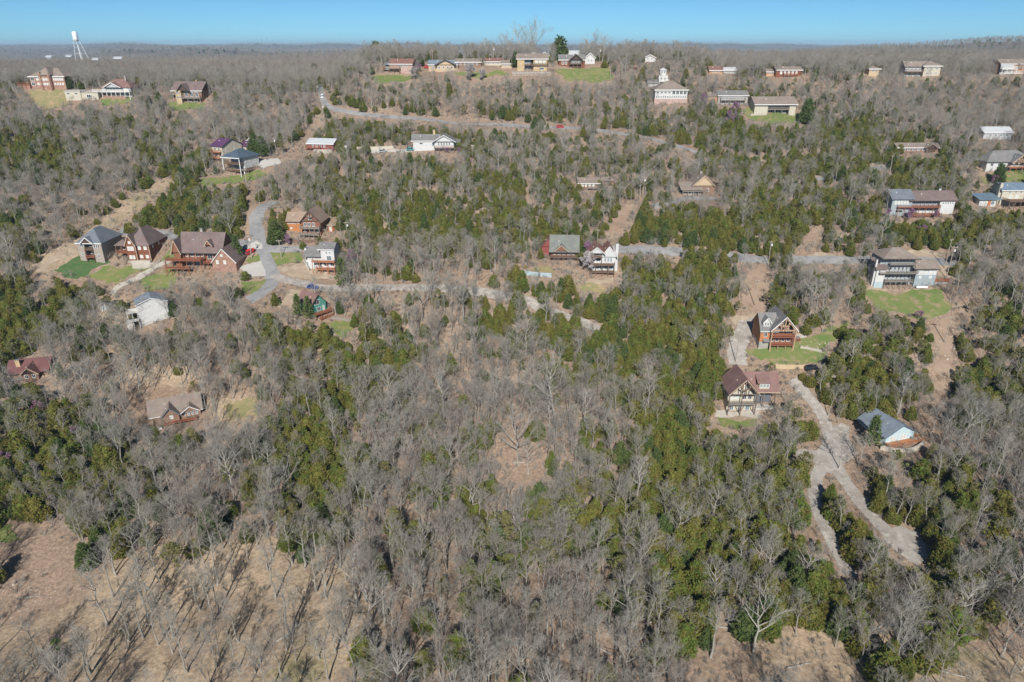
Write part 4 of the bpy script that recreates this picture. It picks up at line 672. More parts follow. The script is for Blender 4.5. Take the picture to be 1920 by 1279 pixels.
# --- pale blue house
h = House('house', 'pale blue house with broad slate roof and orange front deck', 'house', 1684, 828, 18, (1592, 758, 1738, 850)); h.wall('skyblue', -32, 34, 0, 66, 15); h.gable(-34, 36, 0, 68, 15, 17, 'y', 'r_steel', 'skyblue', oh=3.4, trim='trimb'); h.row([-18, -12], 8, 6, 10, gm='blind', bars=0); h.row([6, 12], 8, 6, 10, gm='blind', bars=0); h.boxes("batten", "trimw", [(x - .4, x + .4, -.3, -.02, 1, z) for x, z in ((-24, 17), (-8, 25), (0, 30), (18, 22))])
h.deck(-34, 46, -15, 0, 2.2, 'deckorange', 7, h_=3.6); h.boxes('bench', 'deckorange', [(38, 44, -3, 20, 2.3, 5)]); h.boxes('grill', 'metal', [(26, 31, -6, -3, 2.3, 7)]); h.row([14, 34], 8, 7, 6, y=-32, face='l')
# --- brown roofed ranch, red roofed ranch, small shed
h = House('house', 'low ranch house with broad rosy brown roof and blue edged gable', 'house', 322, 792, 24, (262, 735, 382, 796)); h.wall('brownwood', -30, 52, 0, 58, 17); h.gable(-34, 54, 0, 58, 17, 17, 'x', 'r_dusk', 'brownwood', oh=3, trim='trimw'); h.gable(-14, 16, -8, 30, 17, 13, 'y', 'r_dusk', 'brownwood', oh=2.4, trim='trimb'); h.wall('brownwood', -13, 15, -6, 6, 17); h.win(2, 14, 6, 10, y=-6, gm='blind'); h.deck(-12, 44, -16, -6, 5, 'deckred', 5); h.row([24, 31, 38, 45], 11, 4, 8, gm='glassb'); h.gable(20, 50, -6, 24, 17, 9, 'y', 'r_dusk', 'brownwood', oh=2, trim='trimw'); h.boxes('terrace_wall', 'concrete', [(-44, -16, -14, -12, -8, 1)])
h = House('house', 'ranch house with deep maroon roof and stone chimney', 'house', 52, 712, 16, (20, 668, 92, 716)); h.wall('brownwood', -28, 34, 4, 56, 14); h.gable(-30, 36, 2, 58, 14, 14, 'x', 'r_maroon', 'brownwood', oh=3, trim='trimd'); h.gable(-6, 22, -8, 30, 14, 11, 'y', 'r_maroon', 'darkwood', oh=2.4, trim='trimt'); h.wall('brownwood', -5, 21, -6, 8, 14); h.chim(-14, 16, 7, 5, 14, 33, 'tanstone'); h.row([2, 14], 8, 6, 7, y=-6); h.deck(-30, -6, -6, 4, 4, 'deckgrey', 3)
h = House('shed', 'tiny white gabled shed under a bare tree', 'shed', 197, 583, 12, (188, 566, 206, 586), sink=3); h.wall('white', -8, 8, 0, 14, 10); h.gable(-8, 8, 0, 14, 10, 6, 'y', 'r_white', 'white', trim='trimw'); h.win(0, 5, 5, 9, gm='blind', bars=0, name='door')
# --- far buildings below the water tower
for lb, px, py, a, b, z, wm, rm in [('long low white warehouse right of the water tower', 220, 112, -6, 8, 2.6, 'grey', 'r_white'), ('pale flat building left of the water tower', 128, 108, -5, 6, 2.2, 'cream', 'r_white'), ('small white building at the foot of the tower', 178, 114, -6, 6, 2.2, 'cream', 'r_white'), ('tiny white house on the far left plain', 91, 110, -4, 5, 3, 'white', 'r_white')]:
    simple(lb, px, py, a, b, 14, z, 'x', 2, wm, rm, [(a + 1, b - 1, 3, z * .5, 1.6, 1.4, 'glass')], cat='building', name='building', sink=4)
# ------------------------------------------------------------------ water tower, masts, poles, vehicles, walls
def water_tower():
    D = 1000.0; U = D / F_PX; x = (163 - CX) * U; y = (D - 43 * sP) / cP; z = z1(x, y); H = CAM_Z - z + 20.5 * U; hb = H - 18 * U
    t = empty('water_tower', (x - 5 * U, y, z)); tag(t, 'tall white water tower with slim tank on splayed legs', 'water tower')
    mb = MB(); mb.lathe([(.1, hb), (3.2 * U, hb + 1.5 * U), (4.4 * U, hb + 4 * U), (4.4 * U, H - 2.4 * U), (3.6 * U, H - .7 * U), (.1, H)], 18); mb.build('tank', M['steelw'], t, smooth=True)
    mb = MB(); mb.lathe([(4.5 * U, hb + 4 * U), (5.3 * U, hb + 4 * U), (5.3 * U, hb + 5 * U), (5.2 * U, hb + 5 * U), (5.2 * U, hb + 4.1 * U), (4.5 * U, hb + 4.1 * U)], 18); mb.build('catwalk', M['steelw'], t)
    def foot(k, f): a = R(25 + 90 * k); r_ = (14 - 10 * f) * U; return (math.cos(a) * r_ + 5 * U * (1 - f), math.sin(a) * r_, (hb + 4 * U) * f)
    for k in range(4): mb = MB(); mb.tube([foot(k, 0), foot(k, 1)], .34 * U, 6); mb.build('leg', M['steelw'], t)
    for f in (.3, .52, .74):
        for k in range(4): mb = MB(); mb.tube([foot(k, f), foot((k + 1) % 4, f)], .15 * U, 5); mb.build('strut', M['steelw'], t)
    mb = MB(); mb.tube([(2 * U, 0, 0), (0, 0, hb + U)], .4 * U, 8); mb.build('riser_pipe', M['steelw'], t)
water_tower(); protect_box(148, 60, 178, 106, 990)
for px, lb in ((493, 'left one of two thin radio masts on the horizon'), (503, 'right one of two thin radio masts on the horizon')):
    p, D = at(px, 96); U = D / F_PX; t = empty('radio_mast', p); tag(t, lb, 'mast'); mb = MB(); mb.tube([(0, 0, -1), (0, 0, 24 * U)], .35 * U, 5); mb.build('mast', M['metal'], t)
    mb = MB(); [mb.bar((-1 * U, 0, z * U), (1 * U, 0, z * U), .12 * U) for z in (17, 20, 23)]; mb.build('antenna', M['metal'], t)
POLES = [(472, 485, 442, 'utility pole at the junction beside the lodge'), (528, 484, 450, 'thin pole on the grass below the orange log house'), (651, 446, 416, 'pole with a white transformer right of the orange shed'), (1440, 499, 452, 'pole above the bare strip by the straight road'),
         (1415, 574, 524, 'pole standing in the bare strip above the timber lodge'), (1771, 503, 448, 'farther of two poles by the parking pad'), (1774, 522, 462, 'nearer of two poles by the parking pad'), (1771, 642, 592, 'pole at the foot of the right bare strip'), (1379, 680, 624, 'pole standing on the gravel drive'),
         (520, 291, 259, 'leaning pole right of the blue hip roof'), (1119, 468, 430, 'pole behind the red roofed white house'), (1205, 372, 332, 'pole with transformer left of the stepped brown house'), (607, 222, 196, 'pole beside the upper road'), (812, 118, 96, 'pole behind the tan hilltop house'), (866, 114, 92, 'pole with crossarm behind the brown hilltop house'),
         (926, 118, 90, 'pole above the rust roofed hilltop house'), (1049, 110, 84, 'left one of two poles by the tall evergreen'), (1057, 108, 86, 'right one of two poles by the tall evergreen'), (1124, 118, 92, 'stout pole right of the hilltop lawn'), (1529, 210, 184, 'pole beside the cedar right of the long white house'), (1144, 150, 132, 'short pole on the edge of the hilltop lawn'),
         (904, 142, 126, 'slim pole below the tan hilltop house'), (1508, 152, 124, 'pole in front of the low red brown house'), (1668, 328, 292, 'leaning pole among cedars right'), (462, 345, 318, 'pole below the blue roofed house')]
ptop = {}
for i, (px, yb, yt, lb) in enumerate(POLES):
    p, D, up = anchor(px, yb); yb = yb + up; a = math.atan2(CAM_Z - p.z, math.hypot(p.x, p.y)); Hh = (yb - yt) * D / F_PX / math.cos(a)
    t = empty('utility_pole', p, R(random.uniform(-30, 30))); tag(t, lb, 'pole', 'wooden utility poles'); r_ = max(.17, D * .00036)
    lean = random.uniform(-.03, .03) * Hh + (-.1 * Hh if 'leaning' in lb else 0)
    mb = MB(); mb.tube([(0, 0, -.6), (lean * .5, 0, Hh * .5), (lean, 0, Hh)], [r_, r_ * .85, r_ * .7], 7); mb.build('pole_shaft', M['polewood'], t)
    mb = MB(); mb.bar((lean - 1.1, 0, Hh - .5), (lean + 1.1, 0, Hh - .5), .1); mb.build('crossarm', M['polewood'], t)
    if 'transformer' in lb or i % 3 == 0: mb = MB(); mb.lathe([(.01, 0), (.28, 0), (.28, .9), (.01, 1.0)], 10, (lean + .4, -.3, Hh - 2.2)); mb.build('transformer', M['steelw'], t)
    for s_ in (-1, 1): mb = MB(); mb.lathe([(.07, 0), (.09, .12), (.03, .25)], 6, (lean + s_, 0, Hh - .4)); mb.build('insulator', M['metal'], t)
    ptop[i] = Vector((p.x + lean, p.y, p.z + Hh - .3))
    protect_box(px - 3, yt, px + 3, yb, D)
for a, b, lb in ((3, 5, 'thin wire along the straight road'), (3, 4, 'thin wire above the bare strip'), (4, 8, 'thin wire from the strip to the drive'), (6, 7, 'thin wire down the right strip'), (15, 16, 'thin wire between hilltop poles'), (17, 18, 'thin wire across the hilltop lawn')):
    A, B_ = ptop[a], ptop[b]; pts = [A.lerp(B_, t / 12) - Vector((0, 0, 4 * .03 * (A - B_).length * (t / 12) * (1 - t / 12))) for t in range(13)]
    mb = MB(); mb.tube(pts, .022, 4); o = mb.build('power_line', M['trimd']); tag(o, lb, 'wire')

def car(px, py, yaw, paint, label, L=4.6, kind='car'):
    p, D, _ = anchor(px, py); e = .6; gx_ = z1(p.x + e, p.y) - z1(p.x - e, p.y); gy_ = z1(p.x, p.y + e) - z1(p.x, p.y - e)
    nrm = Vector((-gx_, -gy_, 2 * e)).normalized(); fw = Vector((math.cos(R(yaw)), math.sin(R(yaw)), 0)); fw = (fw - nrm * fw.dot(nrm)).normalized(); sd_ = nrm.cross(fw)
    t = empty('parked_car'); t.matrix_world = Matrix(((fw.x, sd_.x, nrm.x, p.x), (fw.y, sd_.y, nrm.y, p.y), (fw.z, sd_.z, nrm.z, p.z + .18), (0, 0, 0, 1))); tag(t, label, 'car')
    k = L / 4.6; tall = 1.12 if kind == 'suv' else 1.0
    prof = [(-2.3, .35, .8), (-2.28, .78, .84), (-1.5, .95, .9), (0, .98, .9), (1.2, .93, .88), (2.15, .72, .8), (2.3, .4, .74)]
    V = []; F = []
    for x, zt, hw in prof:
        for y, z in ((-hw, .28), (-hw, zt - .18), (-hw * .9, zt), (hw * .9, zt), (hw, zt - .18), (hw, .28)): V.append((x * k, y, z * tall))
    for i in range(len(prof) - 1):
        for j in range(6): a = i * 6 + j; b = i * 6 + (j + 1) % 6; F.append((a, b, b + 6, a + 6))
    F += [(5, 4, 3, 2, 1, 0), tuple(36 + j for j in range(6))]; mk('body', V, F, M[paint], t, smooth=False)
    mb = MB(); zr = 1.48 * tall; zb = .96 * tall; xs = (-1.75, -1.25, .35, 1.1) if kind != 'suv' else (-2.15, -1.95, .3, 1.05)
    mb.add([(xs[0] * k, -.8, zb), (xs[3] * k, -.8, zb), (xs[2] * k, -.62, zr), (xs[1] * k, -.62, zr), (xs[0] * k, .8, zb), (xs[3] * k, .8, zb), (xs[2] * k, .62, zr), (xs[1] * k, .62, zr)], [(0, 1, 2, 3), (7, 6, 5, 4), (0, 3, 7, 4), (1, 5, 6, 2)]); mb.build('car_window', M['glass'], t)
    mb = MB(); mb.box(xs[1] * k - .03, xs[2] * k + .03, -.64, .64, zr, zr + .05); mb.build('car_roof', M[paint], t)
    for sx in (-1.4, 1.4):
        for sy in (-.86, .86):
            mb = MB(); mb.tube([(sx * k, sy - .1, .3), (sx * k, sy + .1, .3)], .33, 12); wl = mb.build('wheel', M['rubber'], t); mb = MB(); mb.tube([(sx * k, sy - .115, .3), (sx * k, sy + .115, .3)], .19, 8); mb.build('rim', M['metal'], wl)
    for sy in (-.55, .55): mb = MB(); mb.box(2.24 * k, 2.32 * k, sy - .16, sy + .16, .55 * tall, .68 * tall); mb.build('headlight', M['blind'], t)
    protect_box(px - 11, py - 8, px + 11, py + 3, D)
car(587, 541, -12, 'car_blue', 'dark blue car parked on the lane above the green cabin'); car(1520, 692, 8, 'car_black', 'dark car at the end of the plank retaining wall', kind='suv'); car(1050, 240, -2, 'car_red', 'small red car driving on the upper road')
car(605, 182, 95, 'car_white', 'white car coming down the upper road'); car(470, 474, 60, 'car_red', 'red car beside the tall bright pine', kind='suv'); car(770, 282, 5, 'car_teal', 'teal car beside the long white house'); car(1783, 488, 20, 'car_black', 'dark car in the shade at the end of the straight road')
car(801, 128, 10, 'car_red', 'red pickup left of the tan hilltop house', kind='suv'); car(810, 129, 12, 'car_white', 'white car just right of the red pickup'); car(718, 285, 20, 'car_silver', 'silver car on the drive left of the long white house')
# white propane tank, trailer
p, D = at(1728, 541); U = D / F_PX; t = empty('propane_tank', (p.x, p.y, p.z)); tag(t, 'long white tank lying against the grey blue wall', 'tank'); mb = MB(); mb.tube([(-11 * U, 0, 2.6 * U), (-10.4 * U, 0, 2.6 * U), (-9 * U, 0, 2.6 * U), (9 * U, 0, 2.6 * U), (10.4 * U, 0, 2.6 * U), (11 * U, 0, 2.6 * U)], [.4 * U, 1.5 * U, 2 * U, 2 * U, 1.5 * U, .4 * U], 12); mb.build('tank_shell', M['steelw'], t, smooth=True)
for x in (-6, 6): mb = MB(); mb.box((x - .6) * U, (x + .6) * U, -1.4 * U, 1.4 * U, -.6, 1.2 * U); mb.build('leg', M['concrete'], t)
p, D = at(654, 282); U = D / F_PX; t = empty('trailer', p, R(12)); tag(t, 'small white box trailer left of the pale retaining wall', 'trailer'); mb = MB(); mb.box(-7 * U, 7 * U, 0, 8 * U, 1.6 * U, 8 * U); mb.build('body', M['car_white'], t); [MB().tube([(x * U, 0, 1.2 * U), (x * U, .8 * U, 1.2 * U)], 1.2 * U, 10).build('wheel', M['rubber'], t) for x in (-2, 2)]; MB().bar((7 * U, 4 * U, 1.8 * U), (10 * U, 4 * U, 1.6 * U), .2 * U).build('tow_bar', M['metal'], t); MB().box(-3 * U, 3 * U, -.1 * U, -.01 * U, 4 * U, 6.4 * U).build('window', M['glass'], t)
def wall_line(name, cat, label, line, h_, mat, th=.35, posts=False, sink=1.0, course=None):
    pts = [at(*q)[0] for q in line]; t = empty(name, pts[0]); tag(t, label, cat); o = pts[0]; V = []; F = []; P = smooth_line([np.array((q.x, q.y)) for q in pts], 2)
    for i, q in enumerate(P):
        tg = P[min(i + 1, len(P) - 1)] - P[max(i - 1, 0)]; tg = tg / np.linalg.norm(tg); nn = np.array((-tg[1], tg[0])) * th / 2; z = z1(*q)
        for s_, zz in ((-1, z - sink), (-1, z + h_), (1, z + h_), (1, z - sink)): V.append((q[0] + nn[0] * s_ - o.x, q[1] + nn[1] * s_ - o.y, zz - o.z))
        if i:
            for j in range(4): a = (i - 1) * 4 + j; b = (i - 1) * 4 + (j + 1) % 4; F.append((a, b, b + 4, a + 4))
    F += [(3, 2, 1, 0), tuple(len(V) - 4 + j for j in range(4))]
    mk('wall_face' if not posts else 'fence_panel', V, F, M[mat], t)
    L = sum(np.linalg.norm(P[i + 1] - P[i]) for i in range(len(P) - 1)); acc = 0; step = 2.2
    for i in range(len(P) - 1):
        acc += np.linalg.norm(P[i + 1] - P[i])
        if acc > step:
            acc = 0; q = P[i]; z = z1(*q); mb = MB(); mb.box(q[0] - .12 - o.x, q[0] + .12 - o.x, q[1] - th / 2 - .13 - o.y, q[1] - th / 2 + .05 - o.y, z - sink - o.z, z + h_ + .12 - o.z); mb.build('post' if posts else 'pilaster', M[mat], t)
    return t
wall_line('plank_retaining_wall', 'retaining wall', 'honey coloured plank retaining wall below the lodge lawn', [(1452, 690), (1490, 692), (1523, 690)], 1.5, 'honey', .3, True)
wall_line('retaining_wall', 'retaining wall', 'pale blue low wall below the grey green cabin', [(978, 514), (1005, 518), (1034, 520)], 1.7, 'paleblue', .4)
wall_line('retaining_wall', 'retaining wall', 'cream retaining wall between the red house and the long white house', [(668, 281), (700, 281), (738, 279)], 1.6, 'cream', .5)
wall_line('retaining_wall', 'retaining wall', 'curved pale stone wall below the orange deck', [(1650, 842), (1680, 850), (1712, 848), (1730, 836)], 1.5, 'palestone', .6)
wall_line('retaining_wall', 'retaining wall', 'brown timber wall below the orange log house', [(545, 455), (580, 456), (612, 451)], 1.2, 'deckbrown', .4, True)
wall_line('split_fence', 'fence', 'weathered fence curving below the green cabin', [(622, 598), (640, 600), (664, 604)], 1.0, 'deckgrey', .12, True)
wall_line('stone_wall', 'stone wall', 'low stone wall beside the grass right of the lodge', [(1500, 652), (1520, 655), (1540, 660)], .7, 'palestone', .8)
wall_line('stone_wall', 'stone wall', 'stone edging below the red brown house', [(282, 501), (292, 497), (300, 492)], 1.0, 'greystone', .5)
wall_line('retaining_wall', 'retaining wall', 'brown fence wall below the two lawns', [(270, 548), (295, 550), (312, 549)], .8, 'deckbrown', .2, True)
wall_line('retaining_wall', 'retaining wall', 'cream terrace wall right of the long white house', [(858, 280), (880, 279), (890, 280)], 2.2, 'palestone', .6)
# ------------------------------------------------------------------ trees
def ortho(d):
    u = np.array((0, 0, 1.0)) if abs(d[2]) < .9 else np.array((1.0, 0, 0)); x = np.cross(d, u); x /= np.linalg.norm(x); return x, np.cross(d, x)
class TB:
    def __init__(s): s.V = []; s.F = []
    def tube(s, P, rad, n):
        b = len(s.V)
        for i, p in enumerate(P):
            d = P[min(i + 1, len(P) - 1)] - P[max(i - 1, 0)]; d = d / (np.linalg.norm(d) + 1e-9); x, y = ortho(d)
            for k in range(n):
                a = 2 * math.pi * k / n; s.V.append(tuple(p + (x * math.cos(a) + y * math.sin(a)) * rad[i]))
        for i in range(len(P) - 1):
            for k in range(n): a = b + i * n + k; c = b + i * n + (k + 1) % n; s.F.append((a, c, c + n, a + n))
    def spike(s, p, q, r):
        d = q - p; d = d / (np.linalg.norm(d) + 1e-9); x, y = ortho(d); b = len(s.V)
        for k in range(3): a = 2.094 * k; s.V.append(tuple(p + (x * math.cos(a) + y * math.sin(a)) * r))
        s.V.append(tuple(q)); s.F += [(b, b + 1, b + 3), (b + 1, b + 2, b + 3), (b + 2, b, b + 3)]
    def leaf(s, p, d, size, g):
        x, y = ortho(d); a = g.uniform(0, 6.28); x, y = x * math.cos(a) + y * math.sin(a), y * math.cos(a) - x * math.sin(a); b = len(s.V)
        s.V += [tuple(p - x * size * .45), tuple(p + x * size * .45), tuple(p + d * size * .9 + y * size * .5)]; s.F.append((b, b + 1, b + 2))
def rot_about(d, ang, az):
    x, y = ortho(d); return d * math.cos(ang) + (x * math.cos(az) + y * math.sin(az)) * math.sin(ang)
def bare(seed, H, spread=1.0, first=.35, n1=11, n2=6, n3=6, n4=2, fat=1.0, lean=.0, leaf=0, leafsize=.35, fork=False, rt=.019):
    """a leafless tree of height H: (trunk, crown, leaves)"""
    g = np.random.default_rng(seed); T, C, Lf = TB(), TB(), TB(); tips = []
    r0 = (.0105 * H + .045) * fat; top = np.array((g.normal(0, .05) * H + lean * H, g.normal(0, .05) * H, H * .93)); P = []; nT = 7
    for i in range(nT + 1):
        t = i / nT; P.append(np.array((0, 0, -.5)) * (1 - t) + top * t + np.array((g.normal(0, .012) * H, g.normal(0, .012) * H, 0)) * (0 if i in (0,) else 1))
    rad = [r0 * (1.35 if i == 0 else 1) * (1 - .86 * (i / nT) ** 1.1) for i in range(nT + 1)]; T.tube(P, rad, 6)
    def along(P, t): f = t * (len(P) - 1); i = min(int(f), len(P) - 2); return P[i] + (P[i + 1] - P[i]) * (f - i), (P[i + 1] - P[i]) / (np.linalg.norm(P[i + 1] - P[i]) + 1e-9)
    def grow(p, d, L, r, lev, B):
        n = 3 if lev == 1 else 2; Q = [p]; dd = d.copy()
        for i in range(n):
            dd = dd + np.array((g.normal(0, .16), g.normal(0, .16), .16 if lev == 1 else .10)); dd /= np.linalg.norm(dd); Q.append(Q[-1] + dd * L / n)
        B.tube(Q, [r * (1 - .72 * i / n) for i in range(n + 1)], 4 if lev == 1 else 3)
        m = (n2 if lev == 1 else n3)
        for j in range(m):
            t = .22 + .78 * (j + g.uniform(.2, .9)) / m; q, e = along(Q, min(t, .98)); e2 = rot_about(e, R(g.uniform(25, 58)), g.uniform(0, 6.28)); e2[2] += .12; e2 /= np.linalg.norm(e2)
            l2 = L * (.62 - .3 * t) * g.uniform(.75, 1.25)
            if lev == 1: grow(q, e2, l2, max(r * .42 * (1 - .4 * t), rt), 2, B)
            else:
                tip = q + e2 * l2 * 1.15; B.spike(q, tip, rt); tips.append((q, tip))
                for _ in range(n4): s_ = g.uniform(.2, .8); qq = q + (tip - q) * s_; e3 = rot_about(e2, R(g.uniform(25, 55)), g.uniform(0, 6.28)); tp = qq + e3 * l2 * .65; B.spike(qq, tp, rt * .8); tips.append((qq, tp))
        tip = Q[-1] + dd * L * .22; B.spike(Q[-1], tip, r * .3); tips.append((Q[-1], tip))
    az = g.uniform(0, 6.28)
    for i in range(n1):
        t = first + (1 - first) * (i + g.uniform(0, .8)) / n1; t = min(t, .985); q, e = along(P, t); az += 2.4 + g.normal(0, .35)
        ang = R(g.uniform(42, 66) * (1 - .45 * (t - first) / (1 - first))); d = rot_about(np.array((0, 0, 1.0)), ang, az)
        f_ = (t - first) / (1 - first); L = H * .34 * spread * (.75 + .55 * math.sin(math.pi * min(1, f_ + .15)) - .35 * f_) * g.uniform(.8, 1.2)
        grow(q, d, L, max(r0 * (.55 if fork else .40) * (1 - .55 * f_), rt * 1.4), 1, C)
    if leaf:
        for k in g.integers(0, len(tips), leaf):
            a, b = tips[k]; s_ = g.uniform(.25, 1.05); d = g.normal(0, 1, 3); d[2] += .5; d /= np.linalg.norm(d); Lf.leaf(a + (b - a) * s_ + g.normal(0, .12, 3), d, leafsize * g.uniform(.6, 1.3), g)
    return T, C, Lf
def conifer(seed, H, rad, n=520, per=4, size=.5, shape=.8, loose=.12, core=True, base=.04, trunk_show=.1):
    """an evergreen: trunk, crown of many small sprays"""
    g = np.random.default_rng(seed); T, C = TB(), TB()
    T.tube([np.array((0, 0, -.5)), np.array((0, 0, H * .5)), np.array((g.normal(0, .02) * H, 0, H * .92))], [.03 * H * .6, .016 * H * .6, .01], 6)
    lob = [(g.uniform(0, 6.28), g.uniform(.08, .9), g.uniform(.12, .3), g.uniform(.5, 1.0)) for _ in range(11)]
    def rr(t, a):
        k = (1 - t) ** shape * min(1, (t - base) / .12 + .45)
        for la, lt, lw, am in lob:
            da = (a - la + math.pi) % (2 * math.pi) - math.pi; k += .22 * am * math.exp(-(da / .7) ** 2 - ((t - lt) / lw) ** 2) * (1 - t) ** .5
        return rad * k
    if core:
        for i in range(7):
            t = base + .05 + i / 7 * (.93 - base); 
            for k in range(9): a = 2 * math.pi * k / 9; r_ = rr(t, a) * .62; C.V.append((r_ * math.cos(a), r_ * math.sin(a), t * H))
        for i in range(6):
            for k in range(9): a = i * 9 + k; b = i * 9 + (k + 1) % 9; C.F.append((a, b, b + 9, a + 9))
        C.F.append(tuple(54 + k for k in range(9)))
    for i in range(n):
        t = base + (1 - base) * (1 - math.sqrt(1 - g.uniform(0, 1) * .985)) ; a = g.uniform(0, 6.28); r_ = rr(t, a) * (1 - loose + 2 * loose * g.uniform(-.9, .6)); p = np.array((r_ * math.cos(a), r_ * math.sin(a), t * H))
        out = np.array((math.cos(a), math.sin(a), .55 + .5 * t)); out /= np.linalg.norm(out); sz = size * g.uniform(.7, 1.35) * (1 - .35 * t)
        for k in range(per):
            d = out + g.normal(0, .55, 3); d /= np.linalg.norm(d); C.leaf(p + g.normal(0, .22, 3) * size, d, sz, g)
    return T, C
def pine(seed, H, rad, whorls=11, leafn=26):
    """an open pine with separate tiers of branches"""
    g = np.random.default_rng(seed); T, C = TB(), TB(); T.tube([np.array((0, 0, -.5)), np.array((0, 0, H * .6)), np.array((0, 0, H))], [.02 * H, .012 * H, .01], 6)
    for w_ in range(whorls):
        t = .12 + .86 * w_ / whorls; nb = 5 if t < .8 else 4; a0 = g.uniform(0, 6.28)
        for k in range(nb):
            a = a0 + 6.283 * k / nb + g.normal(0, .2); L = rad * (1 - t) ** .75 * g.uniform(.75, 1.15) + .2; p = np.array((0, 0, t * H)); q = p + np.array((math.cos(a) * L, math.sin(a) * L, .22 * L)); T.spike(p, q, .05)
            for j in range(leafn): s_ = g.uniform(.3, 1.05); d = g.normal(0, .6, 3) + np.array((math.cos(a), math.sin(a), .6)); d /= np.linalg.norm(d); C.leaf(p + (q - p) * s_ + g.normal(0, .16, 3), d, .55 * g.uniform(.6, 1.2), g)
    return T, C
def shrub(seed, H, n=9, leaf=0, rt=.022):
    g = np.random.default_rng(seed); C, Lf = TB(), TB(); tips = []
    for i in range(n):
        a = g.uniform(0, 6.28); b = R(g.uniform(5, 48)); d = np.array((math.sin(b) * math.cos(a), math.sin(b) * math.sin(a), math.cos(b))); p = np.array((g.normal(0, .3), g.normal(0, .3), -.2)); L = H * g.uniform(.6, 1.05); q = p + d * L; C.tube([p, (p + q) / 2 + g.normal(0, .1, 3), q], [rt * 1.6, rt * 1.2, .01], 3)
        for j in range(9):
            s_ = g.uniform(.25, .95); e = rot_about(d, R(g.uniform(20, 50)), g.uniform(0, 6.28)); s0 = p + d * L * s_; s1 = s0 + e * L * .42 * (1.1 - s_ * .6); C.spike(s0, s1, rt); tips.append((s0, s1))
            for _ in range(2): e2 = rot_about(e, R(g.uniform(20, 50)), g.uniform(0, 6.28)); m_ = s0 + (s1 - s0) * g.uniform(.3, .8); C.spike(m_, m_ + e2 * L * .2, rt * .7); tips.append((m_, m_ + e2 * L * .2))
    for k in (g.integers(0, len(tips), leaf) if leaf else []): a, b = tips[k]; d = g.normal(0, 1, 3); d /= np.linalg.norm(d); Lf.leaf(a + (b - a) * g.uniform(.3, 1), d, .3 * g.uniform(.6, 1.3), g)
    return C, Lf
# species: list of variants; a variant = (height, crown radius, [(part name, mesh data)], joined mesh data)
def variant(H, r, parts, name):
    V = []; F = []; mi = []; mats = []; out = []
    for k, (pn, tb, mt) in enumerate(parts):
        if not tb.F: continue
        out.append((pn, mesh_data(pn, tb.V, tb.F, M[mt]))); b = len(V); V += tb.V; F += [tuple(i + b for i in f) for f in tb.F]; mats.append(M[mt]); mi += [len(mats) - 1] * len(tb.F)
    return dict(H=H, r=r, parts=out, joined=mesh_data(name, V, F, mats, mi=mi))
SP = {}
def reg(sp, H, r, parts): SP.setdefault(sp, []).append(variant(H, r, parts, sp))
for i, (H, sp_, fi, mt, n1) in enumerate([(15, .85, .42, 'bark', 12), (17, .8, .48, 'bark', 12), (13, 1.0, .36, 'barkred', 12), (16, .75, .5, 'barkred', 11), (12, .9, .4, 'bark', 11), (14, .95, .38, 'barkred', 12), (18, .85, .45, 'barkpale', 12), (15, 1.15, .34, 'barkpale', 10)]):
    T, C, L = bare(100 + i, H, sp_, fi, n1, 6, 6, 2, fat=1.0 if mt != 'barkpale' else 1.35, fork=mt == 'barkpale', lean=random.uniform(-.04, .04)); reg('bare_tree', H, H * .24 * sp_, [('trunk', T, mt), ('crown', C, mt)])
for i in range(3):
    H = (14, 15.5, 13)[i]; T, C, L = bare(130 + i, H, .7, .5, 11, 6, 5, 2, fat=1.25, lean=random.uniform(-.05, .05), rt=.021); reg('bare_tree', H, H * .17, [('trunk', T, 'bark'), ('crown', C, 'bark')])
for i in range(3):
    T, C, L = bare(150 + i, 9, .9, .3, 10, 6, 5, 1, leaf=1500, leafsize=.34); reg('budding_tree', 9, 2.6, [('trunk', T, 'bark'), ('crown', C, 'bark'), ('buds', L, 'bud')])
for i in range(5):
    H = (8.5, 7, 9.5, 6.5, 8)[i]; rd = (2.9, 2.9, 2.8, 2.8, 2.4)[i]; T, C = conifer(200 + i, H, rd, 880, 4, .5, (.62, .5, .72, .45, .85)[i], .24); reg('cedar_tree', H, rd, [('trunk', T, 'trunk'), ('crown', C, 'cedar')])
for i in range(2): T, C = conifer(230 + i, 9, 2.6, 640, 4, .6, .75, .15); reg('dark_evergreen', 9, 2.6, [('trunk', T, 'trunk'), ('crown', C, 'cedardark')])
for i in range(2): T, C = pine(240 + i, 12, 2.9, 13); reg('bright_pine', 12, 2.7, [('trunk', T, 'trunk'), ('crown', C, 'pinebright')])
for i in range(2): T, C, L = bare(250 + i, 5, 1.2, .2, 9, 5, 5, 1, leaf=1500, leafsize=.26); reg('redbud_tree', 5, 2.0, [('trunk', T, 'bark'), ('crown', C, 'bark'), ('blossom', L, 'redbud')])
T, C, L = bare(260, 6, 1.2, .2, 11, 6, 5, 2, leaf=2600, leafsize=.34); reg('blossoming_pear', 6, 2.6, [('trunk', T, 'bark'), ('crown', C, 'bark'), ('blossom', L, 'blossom')])
C, L = shrub(270, 2.0, 12, leaf=900); reg('forsythia_bush', 2, 1.6, [('stems', C, 'barkred'), ('blossom', L, 'yellow')])
for i in range(4): C, L = shrub(280 + i, (2.6, 3.4, 2.0, 4.2)[i], (10, 8, 12, 7)[i]); reg('undergrowth', (2.6, 3.4, 2.0, 4.2)[i], 1.4, [('stems', C, ('barkred', 'bark', 'barkred', 'bark')[i])])
for i in range(3):
    T, C, L = bare(290 + i, 13, .9, .3, 9, 5, 4, 0, rt=.045); reg('far_bare', 13, 3.2, [('t', T, 'barkred'), ('c', C, 'barkred')])
